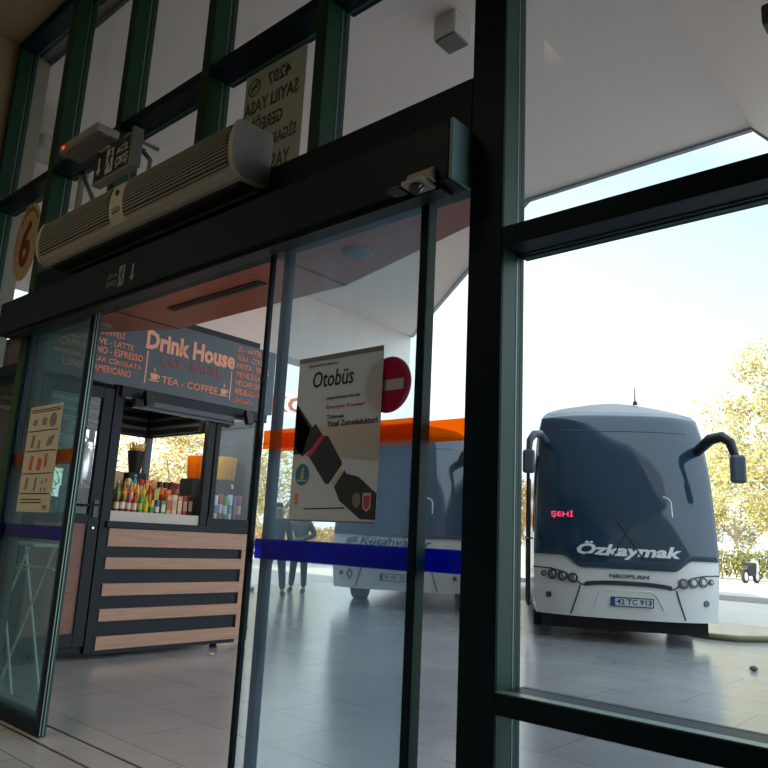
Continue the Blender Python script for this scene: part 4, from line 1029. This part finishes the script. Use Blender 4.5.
# ------------------------------------------------------------------ trees, hedges
def tree(name, label, loc, h, cr, cz, leafm, barkm, nleaf, seed, lsize=.22, flat=1.0, trunk=.16, group=None):
    rnd = random.Random(seed)
    t = thing(name, label, 'tree', loc, rnd.random()*6, group)
    base = Vector((0, 0, 0)); fork = Vector((.1, .05, cz-cr*.75))
    w = MB(); w.tube([base, (.03, .0, fork.z*.5), fork], [trunk*1.25, trunk, trunk*.8], 10); w.build('trunk', barkm, t, smooth=True)
    w = MB(); tips = []
    for i in range(7):
        a = i*2.4+rnd.random(); el = .5+.5*rnd.random()
        e1 = fork+Vector((cos(a)*cr*.35, sin(a)*cr*.35, cr*.45*el+.3)); e2 = e1+Vector((cos(a+.3)*cr*.3, sin(a+.3)*cr*.3, cr*.5*el))
        w.tube([fork, e1, e2], [trunk*.5, trunk*.32, trunk*.12], 7); tips += [e1, e2]
    w.build('branches', barkm, t, smooth=True)
    cl_ = []
    for i in range(34):
        while True:
            q = Vector((rnd.uniform(-1, 1), rnd.uniform(-1, 1), rnd.uniform(-1, 1)))
            if .25 < q.length < 1: break
        cl_.append((Vector((q.x*cr, q.y*cr, cz+q.z*cr*flat*(h-cz)/cr if q.z > 0 else cz+q.z*cr*.85)), cr*rnd.uniform(.2, .42)))
    L_ = MB()
    for i in range(nleaf):
        c_, rr = cl_[rnd.randrange(len(cl_))]
        d_ = Vector((rnd.gauss(0, 1), rnd.gauss(0, 1), rnd.gauss(0, 1))); d_.normalize()
        q = c_+d_*rr*rnd.random()**.45
        u = Vector((rnd.gauss(0, 1), rnd.gauss(0, 1), rnd.gauss(0, 1))).normalized(); v = u.orthogonal().normalized()
        s = lsize*rnd.uniform(.5, 1.1)
        L_.add([tuple(q-u*s*.5), tuple(q+v*s*.28), tuple(q+u*s*.5), tuple(q-v*s*.28)], [(0, 1, 2, 3)])
    L_.build('foliage', leafm, t)
    return t
tree('autumn_tree', 'tall yellow green tree with pale forked trunk at the right edge', (-7.6, 33.2, 0), 10.2, 3.2, 6.0, M['leafy'], M['bark'], 9000, 3, .26, 1, .2)
tree('autumn_tree', 'lower yellow tree between the coach right mirror and the pale trunk', (-13.0, 46.0, 0), 8.0, 2.6, 4.0, M['leafy'], M['bark'], 6000, 4, .26)
tree('autumn_tree', 'orange brown tree behind the coach left mirror', (-19.3, 33.2, 0), 4.6, 1.9, 2.8, M['leafo'], M['barkd'], 4000, 5, .22, 1, .12)
tree('autumn_tree', 'pale yellow tree behind the two standing people', (-29.6, 25.2, 0), 6.2, 2.6, 3.6, M['leafy'], M['barkd'], 6000, 6, .24)
tree('autumn_tree', 'bright yellow tree seen through the kiosk far window', (-25.5, 16.9, 0), 7.5, 3.3, 3.8, M['leafy'], M['barkd'], 9000, 8, .24)
tree('autumn_tree', 'yellow tree seen through the kiosk back window beside the stick cup', (-26.5, 8.9, 0), 7.0, 2.8, 3.5, M['leafy'], M['barkd'], 6000, 9, .24)
def hedge(label, x0, x1, y, dpt, h, n, seed, m='leafg'):
    rnd = random.Random(seed)
    t = thing('hedge', label, 'hedge', ((x0+x1)/2, y, 0))
    L_ = MB(); wd = x1-x0
    for i in range(n):
        q = Vector((rnd.uniform(-wd/2, wd/2), rnd.uniform(-dpt/2, dpt/2), rnd.uniform(.05, 1)**.7*h*(1+.12*sin(i*.37))))
        u = Vector((rnd.gauss(0, 1), rnd.gauss(0, 1), rnd.gauss(0, 1))).normalized(); v = u.orthogonal().normalized(); s = .2*rnd.uniform(.6, 1.2)
        L_.add([tuple(q-u*s*.5), tuple(q+v*s*.3), tuple(q+u*s*.5), tuple(q-v*s*.3)], [(0, 1, 2, 3)])
    L_.build('foliage', M[m], t)
    w = MB()
    for i in range(int(wd/1.2)): w.tube([(-wd/2+.6+1.2*i, 0, 0), (-wd/2+.6+1.2*i, 0, h*.8)], .03, 5)
    w.build('stems', M['barkd'], t)
hedge('low clipped hedge at the right behind the motorcycle', -20, -4, 40.5, 1.2, 1.4, 6000, 11)
hedge('low hedge beyond the open paving seen through the glass door', -40, -24, 31, 1.2, 1.5, 6000, 12, 'leafo')
mc = thing('motorcycle', 'small parked motorcycle in front of the hedge at the right edge', 'motorcycle', (-9.95, 37.2, 0), 1.45)
for x in (-.62, .62):
    w = MB().tube([(x, -.05, .3), (x, .05, .3)], .30, 20).build('wheel', M['rubber'], mc); MB().tube([(x, -.055, .3), (x, .055, .3)], .2, 16).build('rim', M['silver'], w)
MB().prism([(-.6, .62), (-.45, .85), (0, .78), (.25, .95), (.5, .9), (.62, .5), (.2, .32), (-.3, .32)], lambda a, b, d_: (a, d_, b), -.12, .12).build('body', M['black'], mc, bevel=.03)
MB().tube([(.62, 0, .3), (.5, 0, 1.0), (.42, 0, 1.1)], .03, 8).build('fork', M['silver'], mc); MB().tube([(.42, -.3, 1.1), (.45, 0, 1.08), (.42, .3, 1.1)], .02, 8).build('handlebar', M['black'], mc)
MB().box(-.5, .05, -.13, .13, .8, .9).build('seat', M['blackg'], mc, bevel=.03)
MB().prism([(.3, .4), (.6, .55), (.58, .95), (.42, 1.0)], lambda a, b, d_: (a, d_, b), -.16, .16).build('leg_shield', M['white'], mc, bevel=.03)
# far red-lettered board seen between stile and poster
bs = thing('letter_board', 'far white board with dark red letters above the trees left of the poster', 'sign board', (-39.2, 34.1, 0), .86)
MB().box(-1.6, 1.6, -.05, .05, 9.3, 11.2).build('panel', M['white'], bs)
MB().tube([(-1.0, .1, 0), (-1.0, .1, 9.4)], .08, 8).build('leg', M['silver'], bs); MB().tube([(1.0, .1, 0), (1.0, .1, 9.4)], .08, 8).build('leg', M['silver'], bs)
g = MB(); text(g, 'KO', -1.4, 1.2, 9.65, 10.8, lambda x, z, d_: (x, -.052-d_, z), .03, 0, .02); g.build('lettering', M['redink'], bs)

# ------------------------------------------------------------------ light: sky, sun behind the building, hall lamps
wd = bpy.data.worlds.new('sky'); SC.world = wd; wd.use_nodes = True
nt = wd.node_tree; nt.nodes.clear(); N = nt.nodes; L = nt.links
out = N.new('ShaderNodeOutputWorld'); bg = N.new('ShaderNodeBackground'); tc = N.new('ShaderNodeTexCoord'); sx = N.new('ShaderNodeSeparateXYZ')
L.new(tc.outputs['Generated'], sx.inputs[0])
a = N.new('ShaderNodeMath'); a.operation = 'MULTIPLY_ADD'; a.inputs[1].default_value = 1.2
b = N.new('ShaderNodeMath'); b.operation = 'ADD'; b.inputs[1].default_value = .6
c = N.new('ShaderNodeMath'); c.operation = 'MULTIPLY'; c.inputs[1].default_value = .6
L.new(sx.outputs['X'], b.inputs[0]); L.new(b.outputs[0], c.inputs[0]); L.new(sx.outputs['Z'], a.inputs[0]); L.new(c.outputs[0], a.inputs[2])
cr = N.new('ShaderNodeValToRGB'); e = cr.color_ramp.elements
e[0].position = .38; e[0].color = (.70, .70, .69, 1); e[1].position = .55; e[1].color = (.56, .65, .67, 1)
x_ = e.new(.76); x_.color = (.42, .54, .60, 1); x_ = e.new(1.0); x_.color = (.95, 1.05, 1.15, 1)
L.new(a.outputs[0], cr.inputs[0]); L.new(cr.outputs[0], bg.inputs[0]); bg.inputs[1].default_value = 1.0; L.new(bg.outputs[0], out.inputs[0])

def sun(az, el, s, col):
    d_ = bpy.data.lights.new('sun', 'SUN'); d_.energy = s; d_.angle = radians(.7); d_.color = col
    o = bpy.data.objects.new('sun', d_); COL.objects.link(o)
    v = Vector((cos(az)*cos(el), sin(az)*cos(el), sin(el)))   # towards the sun
    o.rotation_euler = v.to_track_quat('Z', 'Y').to_euler()
    o.location = (0, -20, 20)
sun(radians(-112), radians(27), 6.0, (1.0, .9, .74))
def area(name, loc, sz, e_, col, rot=(0, 0, 0), spread=180):
    d_ = bpy.data.lights.new(name, 'AREA'); d_.shape = 'RECTANGLE'; d_.size, d_.size_y = sz; d_.energy = e_; d_.color = col; d_.spread = radians(spread)
    o = bpy.data.objects.new(name, d_); COL.objects.link(o); o.location = loc; o.rotation_euler = rot
area('hall_lamps', (-4.7, -.8, 5.6), (3.8, 1.0), 44, (1.0, .86, .62), spread=110)
area('kiosk_lamp', (-7.25, 4.5, 2.75), (.5, .9), 10, (1.0, .88, .7))
SC.cycles.transparent_max_bounces = 24
SC.cycles.max_bounces = 10
SC.cycles.caustics_reflective = False
SC.view_settings.view_transform = 'Standard'
SC.view_settings.look = 'None'
SC.view_settings.exposure = 1.2
SC.view_settings.gamma = 1.0
SC.view_settings.use_curve_mapping = False
